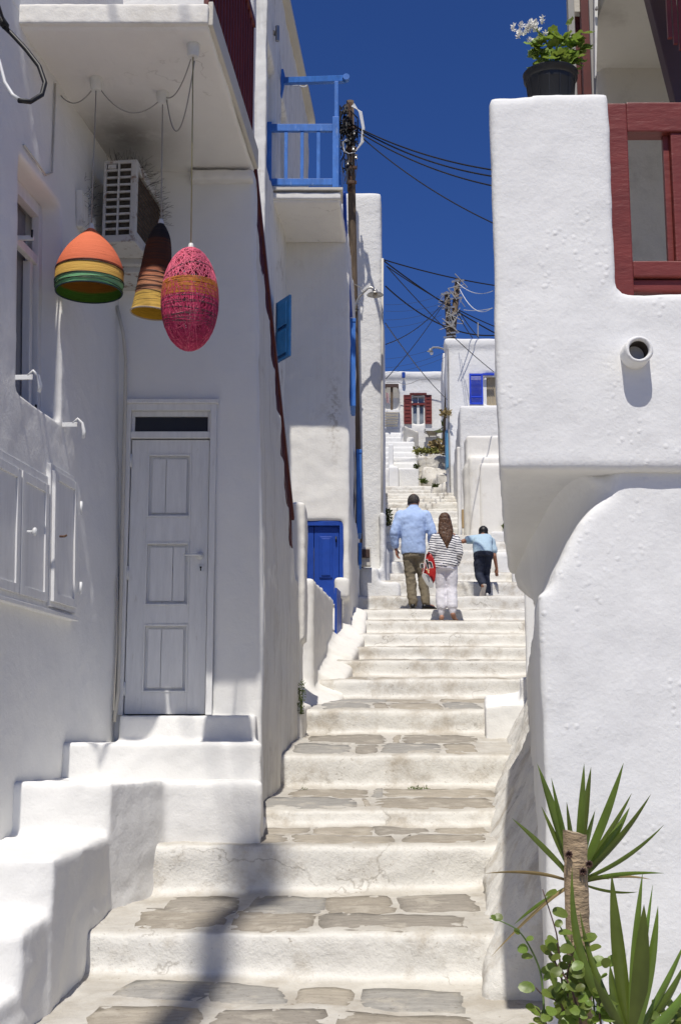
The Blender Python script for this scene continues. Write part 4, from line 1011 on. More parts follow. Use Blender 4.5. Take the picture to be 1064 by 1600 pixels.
for k in range(34):
    z0_ = .27-.34*k/34+rnd.uniform(-.02,.02); am = rnd.uniform(-.02,.02); ph = rnd.uniform(0,6)
    m_.tube([egg_pt(2*math.pi*q_/40, z0_+am*math.cos(2*math.pi*q_/40+ph), .003) for q_ in range(41)], .0021, 4, cap=False)
m_.build('band_threads', OT, t3, smooth=True)
m_ = MB()
for k in range(12):
    z0_ = -.1-.5*rnd.random(); am = rnd.uniform(-.08,.08); ph = rnd.uniform(0,6)
    m_.tube([egg_pt(2*math.pi*q_/40, z0_+am*math.cos(2*math.pi*q_/40+ph), .0045) for q_ in range(41)], .0016, 4, cap=False)
m_.tube([egg_pt(2*math.pi*q_/40, .38+.2*math.cos(2*math.pi*q_/40+1), .0045) for q_ in range(41)], .0016, 4, cap=False)
m_.build('dark_threads', GT, t3, smooth=True)
m_ = MB(); m_.ellip(cE, a_*.965, a_*.965, bE*.965, 24, 16)
ml, t, b = newmat('glued_thread_film'); v = posn(t); tr = N(t, 'BsdfTransparent'); mx = N(t, 'MixShader'); 
b.inputs['Base Color'].default_value = (.36,.02,.06,1); b.inputs['Roughness'].default_value = .8
t.links.new(ramp(t, noise_node(t, v, 48, 2, .5), .50, .54), mx.inputs[0]); t.links.new(tr.outputs[0], mx.inputs[1]); t.links.new(b.outputs[0], mx.inputs[2]); t.links.new(mx.outputs[0], t.nodes['Material Output'].inputs[0])
m_.build('thread_film', ml, t3, smooth=True)
cap_cord(t3, Vector((cE.x, Yl, cE.z+bE)), (P(301, 140, Yl-.25).x, Yl-.25, ZB-.08), simple('olive_cord', (.33,.30,.16,1), .7))
r3_ = rose(301, 130, Yl-.25, t3)
# sagging feed wires between the roses
def sag(a, b, s, n=16):
    a = Vector(a); b = Vector(b); return [a.lerp(b, k/n)-Vector((0,0,4*s*(k/n)*(1-k/n))) for k in range(n+1)]
q0 = Vector((P(88, 160, 8.0).x, 8.0, ZB-.01)); ra = Vector((c1.x, 7.88, ZB-.03)); rb = Vector((r2_.x, 8.07, ZB-.03)); rc = Vector((r3_.x, 7.45, ZB-.05))
for a, b, s, lab in ((q0, ra, .12, 'thin wire sagging from the wall to the left ceiling rose'), (ra, rb, .16, 'thin wire sagging between the left and middle ceiling roses'), (rb+Vector((.02,0,0)), rc, .10, 'thin wire between the middle and right ceiling roses')):
    m_ = MB(); m_.tube(sag(a, b, s), .0042, 6); o = m_.build('feed_wire', M['wire_grey'], None, smooth=True, at=a); tag(o, lab, 'wire')
m_ = MB(); a = rb+Vector((.03,-.02,-.03)); b = rc+Vector((.01,.0,-.06)); m_.tube(sag(a, b, .34, 20), .0042, 6); o = m_.build('feed_wire', M['wire_grey'], None, smooth=True, at=a); tag(o, 'deep loop of slack wire hanging by the right ceiling rose', 'wire')

# --- thick cable loop at the top left
cl = empty('cable_loop', P(5, 30, 6.6), 'thick black hose-like cable loop with white painted end at the top left corner', 'cable')
pth = [(-40,-60),(-12,-10),(3,38),(18,52),(42,78),(62,104),(71,130),(66,148),(48,159),(30,157)]
m_ = MB(); m_.tube([P(x, y, 6.6-.003*k*k) for k, (x, y) in enumerate(pth)], .0135, 10); m_.build('black_section', M['cable'], cl, smooth=True)
pth = [(34,158),(20,148),(8,128),(2,104),(-8,70)]
m_ = MB(); m_.tube([P(x, y, 6.4+.01*k) for k, (x, y) in enumerate(pth)], [.0125,.011,.010,.009,.008], 10); m_.build('painted_section', M['whitemetal'], cl, smooth=True)
m_ = MB(); m_.tube([P(2, 30, 6.58), P(10, 42, 6.58)], .022, 8); m_.build('tape', M['cable'], cl, smooth=True)
m_ = MB(); m_.tube([P(-30, -30, 6.5), P(-2, 5, 6.5), P(6, 30, 6.55), P(14, 46, 6.56)], .007, 8); m_.build('thin_wire', M['cable'], cl, smooth=True)

# ================================================================== blue balcony house fittings
BR_ = empty('terrace_railing', (P(470, 290, 16.1).x, 16.1, szt), 'bright blue wooden railing around the small roof terrace', 'railing')
Yr = 16.12
def pbox(name, x0, y0, x1, y1, Y, d, mat, parent, bev=.005):
    m_ = MB(); a = P(x0, y1, Y); b = P(x1, y0, Y); xm0 = P(x0, (y0+y1)/2, Y).x; xm1 = P(x1, (y0+y1)/2, Y).x
    m_.box(xm0, xm1, Y-d/2, Y+d/2, P((x0+x1)/2, y1, Y).z, P((x0+x1)/2, y0, Y).z); return m_.build(name, mat, parent, bevel=bev)
pbox('post', 416.5, 192, 424.5, 293, Yr, .07, M['bluepaint'], BR_); pbox('post', 519.5, 184, 529.5, 294, Yr, .08, M['bluepaint'], BR_)
pbox('post', 522.5, 128, 528.5, 186, Yr, .05, M['bluepaint'], BR_)
pbox('top_rail', 424.5, 195, 519.5, 206, Yr, .06, M['bluepaint'], BR_); pbox('bottom_rail', 424.5, 280, 519.5, 290, Yr, .05, M['bluepaint'], BR_)
for xx in (447, 472, 497.5): pbox('baluster', xx-2.7, 206, xx+2.7, 280, Yr, .04, M['bluepaint'], BR_, .003)
m_ = MB(); m_.bar(P(444, 127, 16.7), P(538, 124, Yr), .09, .085); m_.build('canopy_beam', M['bluepaint'], BR_, bevel=.006)
m_ = MB(); c = P(541, 122, Yr); m_.tube([c+Vector((0,-.045,0)), c+Vector((0,.045,0))], .045, 16); m_.build('beam_scroll', M['bluepaint'], BR_)
m_ = MB(); c = P(440, 132, 16.7)
m_.loft([[P(x, y, 16.7)+Vector((0, s, 0)) for x, y in ((436,112),(443,110),(446,122),(444,135),(441,150),(437,157))] for s in (-.05,.05)]); m_.build('wall_bracket', M['bluepaint'], BR_, bevel=.004)
# side railing running back along the right edge
ra0 = Vector((P(526, 290, Yr).x, Yr, szt)); rb0 = Vector((P(533, 290, 17.6).x, 20.3, szt))
for h in (.08, .82): m_ = MB(); m_.bar(ra0+Vector((.02,.05,h)), rb0+Vector((.0,0,h)), .05, .06); m_.build('side_rail', M['bluepaint'], BR_)
for k in range(1, 14): p = ra0.lerp(rb0, k/14); m_ = MB(); m_.bar(p+Vector((.02,0,.08)), p+Vector((.02,0,.82)), .035, .035, up=(0,1,0)); m_.build('baluster', M['bluepaint'], BR_)
m_ = MB(); m_.tube([P(455, 134, 17.2), P(468, 133.5, 16.9)], .012, 8); c = P(474, 133, 16.9); m_.tube([c+Vector((.05*math.cos(a*.5), 0, .025*math.sin(a*.5))) for a in range(13)], .009, 6); m_.build('eye_hook', M['whitemetal'], BR_)
# wall lamp
wlp = empty('wall_lamp', P(431, 50, 15.9), 'small brushed-metal cylinder lamp on the upper wall beside the roofline', 'lamp')
m_ = MB(); a = P(433.5, 41, 15.9); b = P(433.5, 64, 15.9); m_.tube([a, b], .028, 16); m_.build('cylinder', M['metal'], wlp, smooth=False)
m_ = MB(); m_.bar(P(427, 52, 15.95), P(431, 52, 15.9), .08, .06); m_.build('mount', M['metal'], wlp, bevel=.004)
# door frames in the recessed openings of the terrace face
dv = (B2-A2).normalized()
def onwall(u, d, z): p = A2+dv*u+Vector((dv.y, -dv.x))*d; return Vector((p.x, p.y, z))
for (u0, u1, zt2) in ((.08,.95,8.9),(1.6,2.3,8.9)):
    m_ = MB()
    for ua in (u0+.0, u1-.07): m_.hexa([tuple(onwall(ua, -.2, 0)[:2]), tuple(onwall(ua, -.10, 0)[:2]), tuple(onwall(ua+.07, -.10, 0)[:2]), tuple(onwall(ua+.07, -.2, 0)[:2])], 7.2, zt2)
    m_.build('door_frame', M['doorpaint'], BH, bevel=.004)
    m_ = MB(); m_.hexa([tuple(onwall(u0+.07, -.19, 0)[:2]), tuple(onwall(u0+.07, -.16, 0)[:2]), tuple(onwall(u1-.07, -.16, 0)[:2]), tuple(onwall(u1-.07, -.19, 0)[:2])], 7.2, zt2); m_.build('terrace_door', M['doorpaint'], BH, bevel=.004)
# shutter on the wall under the terrace
sh_ = empty('shutter', P(441, 515, 17.1), 'open faded-blue panelled shutter behind the red stair rail', 'shutter')
a = P(430.5, 520, 16.2); b = P(452, 510, 15.85); zb_, zt3 = P(431, 568, 16.2).z, P(431, 474, 16.2).z
def flat(parent, name, a, b, z0, z1, th, u0, u1, v0, v1, mat, off=0):
    d_ = Vector((b.x-a.x, b.y-a.y, 0)); n_ = Vector((d_.y, -d_.x, 0)).normalized()
    p0 = Vector((a.x, a.y, 0))+d_*u0+n_*off; p1 = Vector((a.x, a.y, 0))+d_*u1+n_*off; zz0 = z0+(z1-z0)*v0; zz1 = z0+(z1-z0)*v1
    m_ = MB(); m_.hexa([(p0.x, p0.y), (p1.x, p1.y), (p1.x-n_.x*th, p1.y-n_.y*th), (p0.x-n_.x*th, p0.y-n_.y*th)], zz0, zz1); return m_.build(name, mat, parent, bevel=.004)
flat(sh_, 'board', a, b, zb_, zt3, .03, 0, 1, 0, 1, M['tealblue'])
for v0, v1 in ((.08,.46),(.54,.92)): flat(sh_, 'panel', a, b, zb_, zt3, .02, .2, .8, v0, v1, M['tealblue'], .012)
# blue front door
bd = MB(); DP = M['bluedoor']
fd = empty('door', (d0x, 17.6, .95), 'x', None); del fd['label']; fd.parent = BH; fd.location = Vector((d0x, 17.6, .95))-wloc(BH)
m_ = MB(); m_.box(d0x, d0x+.08, 17.52, 17.62, .95, dzt); m_.box(d1x-.055, d1x, 17.52, 17.62, .95, dzt); m_.box(d0x+.08, d1x-.055, 17.523, 17.62, dzt-.07, dzt); m_.build('frame', DP, fd, bevel=.006)
mid = (d0x+d1x)/2+.02
for (x0, x1) in ((d0x+.085, mid-.004), (mid+.004, d1x-.06)):
    m_ = MB(); m_.box(x0, x1, 17.575, 17.61, .96, dzt-.075); m_.build('leaf', DP, fd, bevel=.004)
    for (zz0, zz1) in ((P(500,902,17.5).z, P(500,837,17.5).z), (1.05, 1.30)):
        m_ = MB(); m_.box(x0+.07, x1-.09, 17.555, 17.58, zz0, zz1); m_.build('panel', DP, fd, bevel=.012)
        m_ = MB(); m_.box(x0+.10, x1-.12, 17.542, 17.56, zz0+.03, zz1-.03); m_.build('panel', DP, fd, bevel=.01)
m_ = MB(); m_.tube([(d1x-.10, 17.55, P(500, 838, 17.5).z), (d1x-.10, 17.53, P(500, 842, 17.5).z), (d1x-.10, 17.55, P(500, 846, 17.5).z)], .012, 6); m_.build('handle', M['cable'], fd)
# blue shutters and downpipe on its street side
for (x0, y0, x1, y1, Y, lab) in ((547, 497, 555.5, 634, 17.85, 'upper narrow blue shutter seen edge-on below the street lamp'), (557.5, 702, 565, 833, 19.6, 'middle narrow blue shutter seen edge-on on the street wall'), (560, 848, 565, 882, 19.9, 'small blue door edge low on the street wall beside the vent')):
    s_ = empty('shutter', P(x1, y1, Y), lab, 'shutter'); 
    m_ = MB(); xa, xb = P(x0, (y0+y1)/2, Y).x, P(x1, (y0+y1)/2, Y).x; m_.box(xa, xb, Y, Y+.6, P(x1, y1, Y).z, P(x1, y0+6, Y).z); m_.build('board', M['bluepaint'], s_, bevel=.004)
    m_ = MB(); m_.box(xa-.005, xb+.006, Y-.01, Y+.61, P(x1, y0+6, Y).z, P(x1, y0, Y).z); m_.build('top_cap', M['bluepaint'], s_, bevel=.006)
dp = MB(); dp.tube([P(538, 300, 17.0), P(540, 370, 17.55), P(545, 450, 17.7), P(548, 496, 17.8)], .028, 8); o = dp.build('downpipe', M['bluedoor'], None, smooth=True, at=P(548, 496, 17.8)); tag(o, 'blue downpipe below the roof terrace beside the wooden pole', 'pipe')
vb = empty('meter_box', P(572, 872, 20.8), 'small grey meter box with brown lid at the foot of the tall white end wall', 'box')
m_ = MB(); m_.box(*box_at(565.5, 858, 577.5, 871, 20.72, .12)); m_.build('lid', M['bin'], vb, bevel=.006)
m_ = MB(); m_.box(*box_at(563, 855, 579.5, 884, 20.76, .14)); m_.build('box_body', M['greywall'], vb, bevel=.008)
m_ = MB(); pts = [P(597.5, 404, 21.44), P(597, 560, 21.44), P(597, 700, 21.44), P(597, 840, 21.44)]; m_.tube(pts, .02, 8)
o = m_.build('downpipe', M['greywall'], None, smooth=True, at=pts[-1]); tag(o, 'thin grey pipe down the edge of the tall white end wall', 'pipe')

# ================================================================== wooden pole with cable tangle and street lamp
pb = P(553, 500, 20.9); pt = P(547, 158, 20.6)
pole_dir = (pt-pb).normalized(); pbase = pb - pole_dir*((pb.z-2.2)/pole_dir.z)
up_ = empty('utility_pole', pbase, 'weathered wooden utility pole with a tangle of cables at its top, beside the blue terrace', 'utility pole')
m_ = MB(); pts = [pbase.lerp(pt, k/12) for k in range(13)]; m_.tube(pts, [.085-.02*k/12 for k in range(13)], 12); m_.build('pole', M['wood'], up_, smooth=True)
m_ = MB(); m_.bar(P(547.5, 160, 20.48), P(547, 300, 20.5), .06, .04, up=(0,1,0)); m_.build('steel_strip', M['rust'], up_, bevel=.004)
for yy in (200, 232, 262, 285): m_ = MB(); c = P(549, yy, 20.44); m_.bar(c-Vector((.09,0,0)), c+Vector((.09,0,0)), .05, .05); m_.build('clamp', M['rust'], up_, bevel=.006)
for x_, yy in ((541,190),(553,208),(544,215),(552,232),(556,245),(543,255)): m_ = MB(); c = P(x_, yy, 20.4); m_.lathe([(.01,-.04),(.035,-.03),(.02,0),(.035,.03),(.01,.045)], c, 10, cap=True); m_.build('insulator', M['metal'], up_)
m_ = MB(); rnd = random.Random(3)
for k in range(42):
    x_ = rnd.gauss(543, 5); y_ = rnd.uniform(162, 232); pts = []
    for q_ in range(9): pts.append(P(x_, y_, 20.4+rnd.uniform(-.1,.25))); x_ += rnd.gauss(0, 4.5); y_ += rnd.gauss(2, 7); x_ = min(max(x_, 531), 559)
    m_.tube(pts, rnd.choice([.008,.011,.014]), 4, cap=False)
for k in range(10):
    x_ = rnd.uniform(536, 556); m_.tube([P(x_, 240, 20.4), P(x_+rnd.uniform(-5,5), 260, 20.4), P(x_+rnd.uniform(-6,6), rnd.uniform(270,300), 20.4)], .007, 4, cap=False)
m_.build('cable_tangle', M['cable'], up_)
m_ = MB()
for k in range(5): m_.tube([P(553-k, 162+k, 20.4), P(561+k, 175, 20.38), P(566+k*.8, 200, 20.38), P(564+k, 222, 20.4), P(556, 236, 20.42)], .009, 5, cap=False)
for k in range(4): m_.tube([P(548, 210+k*3, 20.4), P(537-k, 222, 20.38), P(536+k, 236, 20.38), P(545, 240, 20.4), P(555, 238, 20.4)], .008, 5, cap=False)
m_.build('white_cable_tangle', M['wire_white'], up_)
sl_ = empty('street_lamp', P(586, 460, 20.85), 'old enamel street lamp on a curved arm fixed to the wooden pole', 'street lamp')
arm = [(554,487),(556,475),(561,464),(568,456.5),(575,450),(580,449),(584,451.5),(585,456)]
m_ = MB(); m_.tube([P(x, y, 20.78) for x, y in arm], .021, 8); m_.build('arm', M['metal'], sl_, smooth=True)
m_ = MB(); c = P(586, 461, 20.85); m_.lathe([(.03,.10),(.045,.07),(.05,.04),(.11,.03),(.145,.0),(.14,-.004),(.10,.02),(.02,.03)], c, 24); m_.build('lamp_shade', M['metal'], sl_, smooth=True)
m_ = MB(); m_.ellip(c+Vector((0,0,-.0)), .04, .04, .06); m_.build('bulb', simple('frosted_bulb', (.5,.46,.38,1), .3), sl_, smooth=True)
m_ = MB(); m_.tube([P(554, 444, 20.7), P(562, 449, 20.72), P(569, 456, 20.75)], .006, 5); m_.build('feed_wire', M['wire_grey'], sl_)
m_ = MB(); c = P(554, 487, 20.7); m_.tube([c, P(558, 486, 20.7), P(560, 484, 20.7), P(558, 482.5, 20.7), P(555, 483, 20.7)], .008, 5); m_.build('tie_wire', M['cable'], sl_)

# overhead cables
def catenary(a, b, s, n=24): return sag(a, b, s, n)
WR = [((560,200,20.5),(772,266,17.5),.10,.013,'uppermost black overhead cable from the wooden pole to the right house'),
      ((562,203,20.5),(772,276,17.5),.12,.013,'second black overhead cable just beneath the uppermost one'),
      ((560,206,20.5),(772,291,17.5),.12,.012,'third black overhead cable from the pole to the right house'),
      ((562,212,20.5),(773,350,17.5),.12,.010,'thin overhead cable falling steeply from the pole to the right house'),
      ((600,406,42),(772,446,45),.08,.024,'nearly level black cable crossing above the far utility poles'),
      ((600,408,42),(772,520,45),.12,.026,'thick black cable running down rightwards past the far poles'),
      ((602,447,42),(772,524,45),.5,.026,'thick sagging black cable under the far pole tops'),
      ((604,416,42),(772,510,45),.15,.02,'black cable crossing in front of the far poles'),
      ((604,416,22),(771,581,27),.1,.009,'thin black cable falling steeply towards the blue shutter'),
      ((602,505,24),(698,624,37),.1,.011,'thin black cable falling left to right past the red shutters'),
      ((603,538,26),(697,466,37),.2,.012,'thin cable rising from the left wall to the far poles'),
      ((603,592,30),(694,472,37),.1,.011,'thin cable rising steeply to the far poles in front of the sky'),
      ((713,486,37),(738,528,38),.05,.014,'short black cable dropping behind the far roof, left one'),
      ((717,486,37),(748,528,38),.05,.014,'short black cable dropping behind the far roof, right one')]
for (x0,y0,Y0),(x1,y1,Y1),s,r_,lab in WR:
    a, b = P(x0,y0,Y0), P(x1,y1,Y1); m_ = MB(); m_.tube(catenary(a, b, s), r_, 5, cap=False); o = m_.build('overhead_cable', M['cable'], None, at=a, smooth=True); tag(o, lab, 'cable', 'cables strung over the lane')
for k, (y0, y1) in enumerate(((476,461),(486,474),(500,482),(512,492),(561,536),(575,548),(583,556))):
    a, b = P(602,y0,40), P(690 if k < 4 else 700,y1,40); m_ = MB(); m_.tube(catenary(a, b, .1, 8), .006, 4, cap=False); lab = ['topmost','second from top','third from top','fourth, middle','third from bottom','second from bottom','lowest'][k]+' hair-thin distant wire crossing the blue sky left of the far poles'; o = m_.build('overhead_cable', simple('thin_blue_grey_wire', (.03,.05,.10,1), .8) if k == 0 else bpy.data.materials['thin_blue_grey_wire'], None, at=a); tag(o, lab, 'cable', 'hair-thin parallel wires against the sky')
for (p0, p1, s, lab) in (((714,441,37),(770,454,33),.2,'white cable running right from the top of the far poles'), ((718,452,37),(768,481,34),.35,'sagging white cable right of the far poles'), ((724,484,37),(770,481,35),.05,'short level white cable right of the far poles')):
    a, b = P(*p0), P(*p1); m_ = MB(); m_.tube(catenary(a, b, s), .012, 4, cap=False); o = m_.build('overhead_cable', M['wire_white'], None, at=a); tag(o, lab, 'cable')
m_ = MB(); pts = [P(603,598,47.6), P(622,597,47.6), P(630,601,47.6), P(642,599,47.6), P(655,593,47.6), P(675,592,47.6), P(694,595,47.6)]; m_.tube(pts, .014, 4); o = m_.build('facade_cable', M['wire_grey'], None, at=pts[0]); tag(o, 'grey cable draped across the far house above the red shutters', 'cable')
# far pair of poles
for (xb_, yb_, xt_, yt_, lab) in ((702,540,698,457,'left one of the two far grey utility poles above the roof'), (703,545,715,437,'right leaning one of the two far utility poles above the roof')):
    a = P(xb_+ (2 if xb_ == 702 else 0), 560, 39.2); b = P(xt_, yt_, 39.2); base = Vector((a.x-(b.x-a.x)*.6, 39.2, 9.0)); t_ = empty('utility_pole', base, lab, 'utility pole')
    m_ = MB(); m_.tube([base, a, b], [.12,.11,.09], 8); m_.build('pole', M['wood'], t_, smooth=True)
    for q_ in range(4): c = a.lerp(b, .3+.22*q_); m_ = MB(); m_.bar(c-Vector((.2,0.1,0)), c+Vector((.2,-.1,.05)), .05, .05); m_.build('crossarm', M['metal'], t_)
    m_ = MB()
    for q_ in range(9):
        c = a.lerp(b, rnd.uniform(.45, 1.0)); pts = [c+Vector((rnd.uniform(-.32,.3), -.15, rnd.uniform(-.3,.25))) for _ in range(4)]; m_.tube(pts, .014, 4, cap=False)
    m_.build('cable_tangle', M['wire_grey'], t_)
m_ = MB(); fl_ = empty('street_lamp', P(673, 545, 39), 'small far street lamp on a thin arm against the sky', 'street lamp')
m_.tube([P(699,551,39), P(692,545,39), P(684,543,39), P(676,543,39), P(672,548,39)], .03, 6); m_.build('arm', M['wire_grey'], fl_)
m_ = MB(); m_.lathe([(.03,.09),(.06,.04),(.10,.0),(.02,-.03)], P(672,549,39), 12); m_.build('lamp_shade', M['metal'], fl_)
m_ = MB(); m_.lathe([(.02,.03),(.055,0),(.04,-.06),(.01,-.08)], P(674,551,39), 10); m_.build('bulb', M['plastic'], fl_)
m_ = MB(); a = P(746.5,527,38.4); m_.tube([a, P(746.5,504,38.4)], .02, 5); o = m_.build('antenna', M['wire_grey'], None, at=a); tag(o, 'thin antenna rod standing on the right roof', 'antenna')
m_ = MB(); pts = [P(699.5,545,37.9), P(700.5,640,37.9), P(703,760,37.9)]; m_.tube(pts, .028, 6); o = m_.build('downpipe', M['wire_grey'], None, at=pts[-1]); tag(o, 'grey cable conduit down the corner of the uphill right house', 'pipe')

# ================================================================== uphill house window with blue shutter
sh_ = empty('shutter', P(743, 632, 37.85), 'cobalt blue louvred shutter open left of the uphill window', 'shutter')
X0, X1, Z0, Z1 = box_at(733.5, 584, 755, 632, 37.9)[0], P(754, 600, 37.9).x, P(744, 632, 37.9).z, P(744, 584, 37.9).z
m_ = MB(); m_.box(X0, X0+.05, 37.86, 37.92, Z0, Z1); m_.box(X1-.05, X1, 37.86, 37.92, Z0, Z1)
for zz in (Z0, Z0+(Z1-Z0)*.22, Z1-.06): m_.box(X0+.05, X1-.05, 37.865, 37.915, zz, zz+.06)
m_.build('frame', M['blueshutter'], sh_)
for k in range(22):
    z = Z0+.07+k*(Z1-Z0-.13)/22; m_ = MB(); m_.add([(X0+.05,37.87,z),(X1-.05,37.87,z),(X1-.05,37.91,z+.03),(X0+.05,37.91,z+.03),(X0+.05,37.87,z+.008),(X1-.05,37.87,z+.008),(X1-.05,37.91,z+.038),(X0+.05,37.91,z+.038)], [(0,1,2,3),(7,6,5,4),(0,4,5,1),(1,5,6,2),(2,6,7,3),(3,7,4,0)]); m_.build('slat', M['blueshutter'], sh_)
wn2 = empty('window', (wx0, 38.1, wz0_), 'x', None); del wn2['label']; wn2.parent = H2; wn2.location = Vector((wx0, 38.1, wz0_))-wloc(H2)
m_ = MB(); m_.box(wx0, wx0+.10, 38.08, 38.16, wz0_, wz1_); m_.box(wx1-.1, wx1, 38.08, 38.16, wz0_, wz1_); m_.box(wx0+.1, wx1-.1, 38.08, 38.16, wz1_-.07, wz1_); m_.build('frame', M['doorpaint'], wn2)
m_ = MB(); n_ = 24
for k in range(n_): 
    xa = wx0+.1+(wx1-wx0-.2)*k/n_; xb2 = wx0+.1+(wx1-wx0-.2)*(k+1)/n_; ya, yb = 38.2+.03*(k%2), 38.2+.03*((k+1)%2)
    m_.add([(xa,ya,wz0_),(xb2,yb,wz0_),(xb2,yb,wz1_),(xa,ya,wz1_)], [(0,1,2,3)])
m_.build('curtain', M['curtain'], wn2)
m_ = MB(); m_.box(*box_at(754, 583, 772, 585.5, 37.9, .1)); m_.build('lintel_board', M['blueshutter'], wn2)  # thin cobalt strip across the top of the window

# ================================================================== far house window
wn3 = empty('window', (fx0, 48, fz0), 'x', None); del wn3['label']; wn3.parent = FH; wn3.location = Vector((fx0, 48, fz0))-wloc(FH)
RD = M['redpaint']
zt4 = P(650, 630, 48).z; zt5 = P(650, 633, 48).z
m_ = MB(); m_.box(fx0, fx0+.05, 48.02, 48.12, fz0, fz1); m_.box(fx1-.05, fx1, 48.02, 48.12, fz0, fz1); m_.box(fx0+.05, fx1-.05, 48.02, 48.12, fz1-.06, fz1); m_.box(fx0+.05, fx1-.05, 48.02, 48.12, fz0, fz0+.05)
xm = (fx0+fx1)/2; m_.box(xm-.05, xm+.05, 48.02, 48.12, fz0+.05, zt5); 
for q_ in (1, 2): zz = fz0+(zt5-fz0)*q_/3; m_.box(fx0+.05, xm-.05, 48.04, 48.1, zz-.02, zz+.02); m_.box(xm+.05, fx1-.05, 48.04, 48.1, zz-.02, zz+.02)
m_.box(xm-.02, xm+.02, 48.04, 48.1, zt4, fz1-.06)
m_.build('frame', M['plastic'], wn3)
m_ = MB(); m_.box(fx0, fx1, 47.97, 48.1, zt5, zt4); m_.build('crossbar', RD, wn3)
m_ = MB(); m_.box(fx0-.04, fx1+.04, 47.9, 48.05, fz0-.09, fz0-.02); m_.build('sill', RD, wn3)
m_ = MB(); m_.box(fx0-.07, fx1+.07, 47.9, 48.05, fz1+.005, fz1+.08); m_.build('lintel', M['redrail'], wn3)
m_ = MB(); m_.box(fx0+.04, fx1-.04, 48.13, 48.14, fz0, fz1); m_.build('pane', simple('reflecting_pane', (.30,.34,.38,1), .15, var=.6, vs=2.2, spec=.8), wn3)
for (xa, xb2) in ((P(630.5,640,48).x, P(642.5,640,48).x), (P(663.5,640,48).x, P(674,640,48).x)):
    s_ = empty('shutter', ((xa+xb2)/2, 47.9, fz0), 'x', 'shutter'); del s_['category']; del s_['label']; s_.parent = wn3; s_.location = Vector(((xa+xb2)/2, 47.9, fz0))-wloc(wn3)
    bpy.data.objects.remove(s_)
    m_ = MB(); zz0 = P(650,663,48).z; zz1 = P(650,618,48).z
    m_.box(xa, xa+.05, 47.9, 47.96, zz0, zz1); m_.box(xb2-.05, xb2, 47.9, 47.96, zz0, zz1); m_.box(xa+.05, xb2-.05, 47.92, 47.95, zz0, zz1)
    for q_ in range(9): z = zz0+(zz1-zz0)*q_/8.0; m_.box(xa+.05, xb2-.05, 47.9, 47.96, max(zz0, z-.02), min(zz1, z+.02))
    m_.build('shutter', RD, wn3)
# side balcony with canopy on the far left
ca = empty('balcony', P(612, 660, 46), 'tiny far balcony with slatted white front, brown posts and flat canopy on the left', 'balcony')
m_ = MB(); m_.hexa([(P(601,602,46).x,46.0),(P(621,602,46).x,46.0),(P(624,612,47.8).x,47.9),(P(601,612,47.8).x,47.9)], P(610,601,46).z, P(610,600,46).z); m_.build('canopy', M['plastic'], ca)
for x_ in (603, 613.5, 622): m_ = MB(); m_.bar(P(x_-1,601.5,45.95), P(x_,614,47.8), .07, .07); m_.build('rafter', M['bin'], ca)
m_ = MB(); m_.bar(P(601,602.5,45.9), P(622,602.5,45.9), .07, .12); m_.build('front_beam', M['bin'], ca)
m_ = MB(); m_.bar(P(612,603,46), P(612,643,46), .09, .09, up=(0,1,0)); m_.build('post', M['wood'], ca)
m_ = MB(); a, b, c_, d_ = P(601,643,46), P(623,643,46), P(621,668,46.9), P(601,668,46.9)
for k in range(6):
    f0 = k/6; f1 = (k+.72)/6; m_ = MB(); m_.add([a.lerp(d_,f0), b.lerp(c_,f0), b.lerp(c_,f1), a.lerp(d_,f1)]+[p+Vector((0,.06,.02)) for p in (a.lerp(d_,f0), b.lerp(c_,f0), b.lerp(c_,f1), a.lerp(d_,f1))], [(0,1,2,3),(7,6,5,4),(0,4,5,1),(1,5,6,2),(2,6,7,3),(3,7,4,0)]); m_.build('slat', M['greywall'], ca)
m_ = MB(); m_.box(*box_at(601, 640.5, 624, 643.5, 45.95, .15)); m_.build('coping', M['white'], ca)
tw_ = MB(); a = P(603,612,45.6); 
vs = []
for j in range(6):
    for i in range(4): vs.append(P(602.5+i*1.3+j*.25, 613+j*3.2+i*.6, 45.6)+Vector((0,.05*math.sin(i*2),0)))
tw_.add(vs, [(j*4+i, j*4+i+1, j*4+i+5, j*4+i+4) for j in range(5) for i in range(3)])
o = tw_.build('towel', simple('pink_checked_towel', (.62,.42,.42,1), .9, var=.5, vs=20), None, at=a); o.modifiers.new('t', 'SOLIDIFY').thickness = .02; tag(o, 'pink and white towel hanging at the far balcony', 'towel')
# wall-hung fixture with wires (flood lamp bracket)
fxx = empty('wall_fixture', P(675, 680, 47.6), 'grey funnel-shaped fixture on brackets under the far red-shuttered window', 'fixture')
m_ = MB(); m_.loft([[P(664,673,47.4), P(686,673,47.4), P(686,673,47.9), P(664,673,47.9)], [P(671,681,47.6), P(680,681,47.6), P(680,681,47.9), P(671,681,47.9)]]); m_.build('hood', M['metal'], fxx, bevel=.01)
m_ = MB(); m_.box(*box_at(663, 669, 687, 673, 47.4, .4)); m_.build('rim', M['whitemetal'], fxx)
m_ = MB(); m_.tube([P(664,670,47.35), P(663,676,47.35), P(668,678,47.5), P(671,683,47.8)], .02, 5); m_.tube([P(686,670,47.35), P(685,676,47.35), P(681,679,47.5), P(683,684,47.8)], .02, 5); m_.build('stay', M['wire_grey'], fxx)
m_ = MB(); m_.tube([P(630.3,582,47.8), P(630.3,590,47.8)], .07, 6); o = m_.build('roof_spout', M['bluedoor'], None, at=P(630,590,47.8)); tag(o, 'short blue spout at the roof edge of the far house', 'spout')
bdr = empty('blue_door', P(700, 700, 43.5), 'pale blue door edge behind the far plants beside the right house corner', 'door')
m_ = MB(); m_.box(*box_at(697, 672, 700.5, 730, 37.95, .4)); m_.build('leaf', simple('pale_blue_paint', (.10,.30,.48,1), .6), bdr)

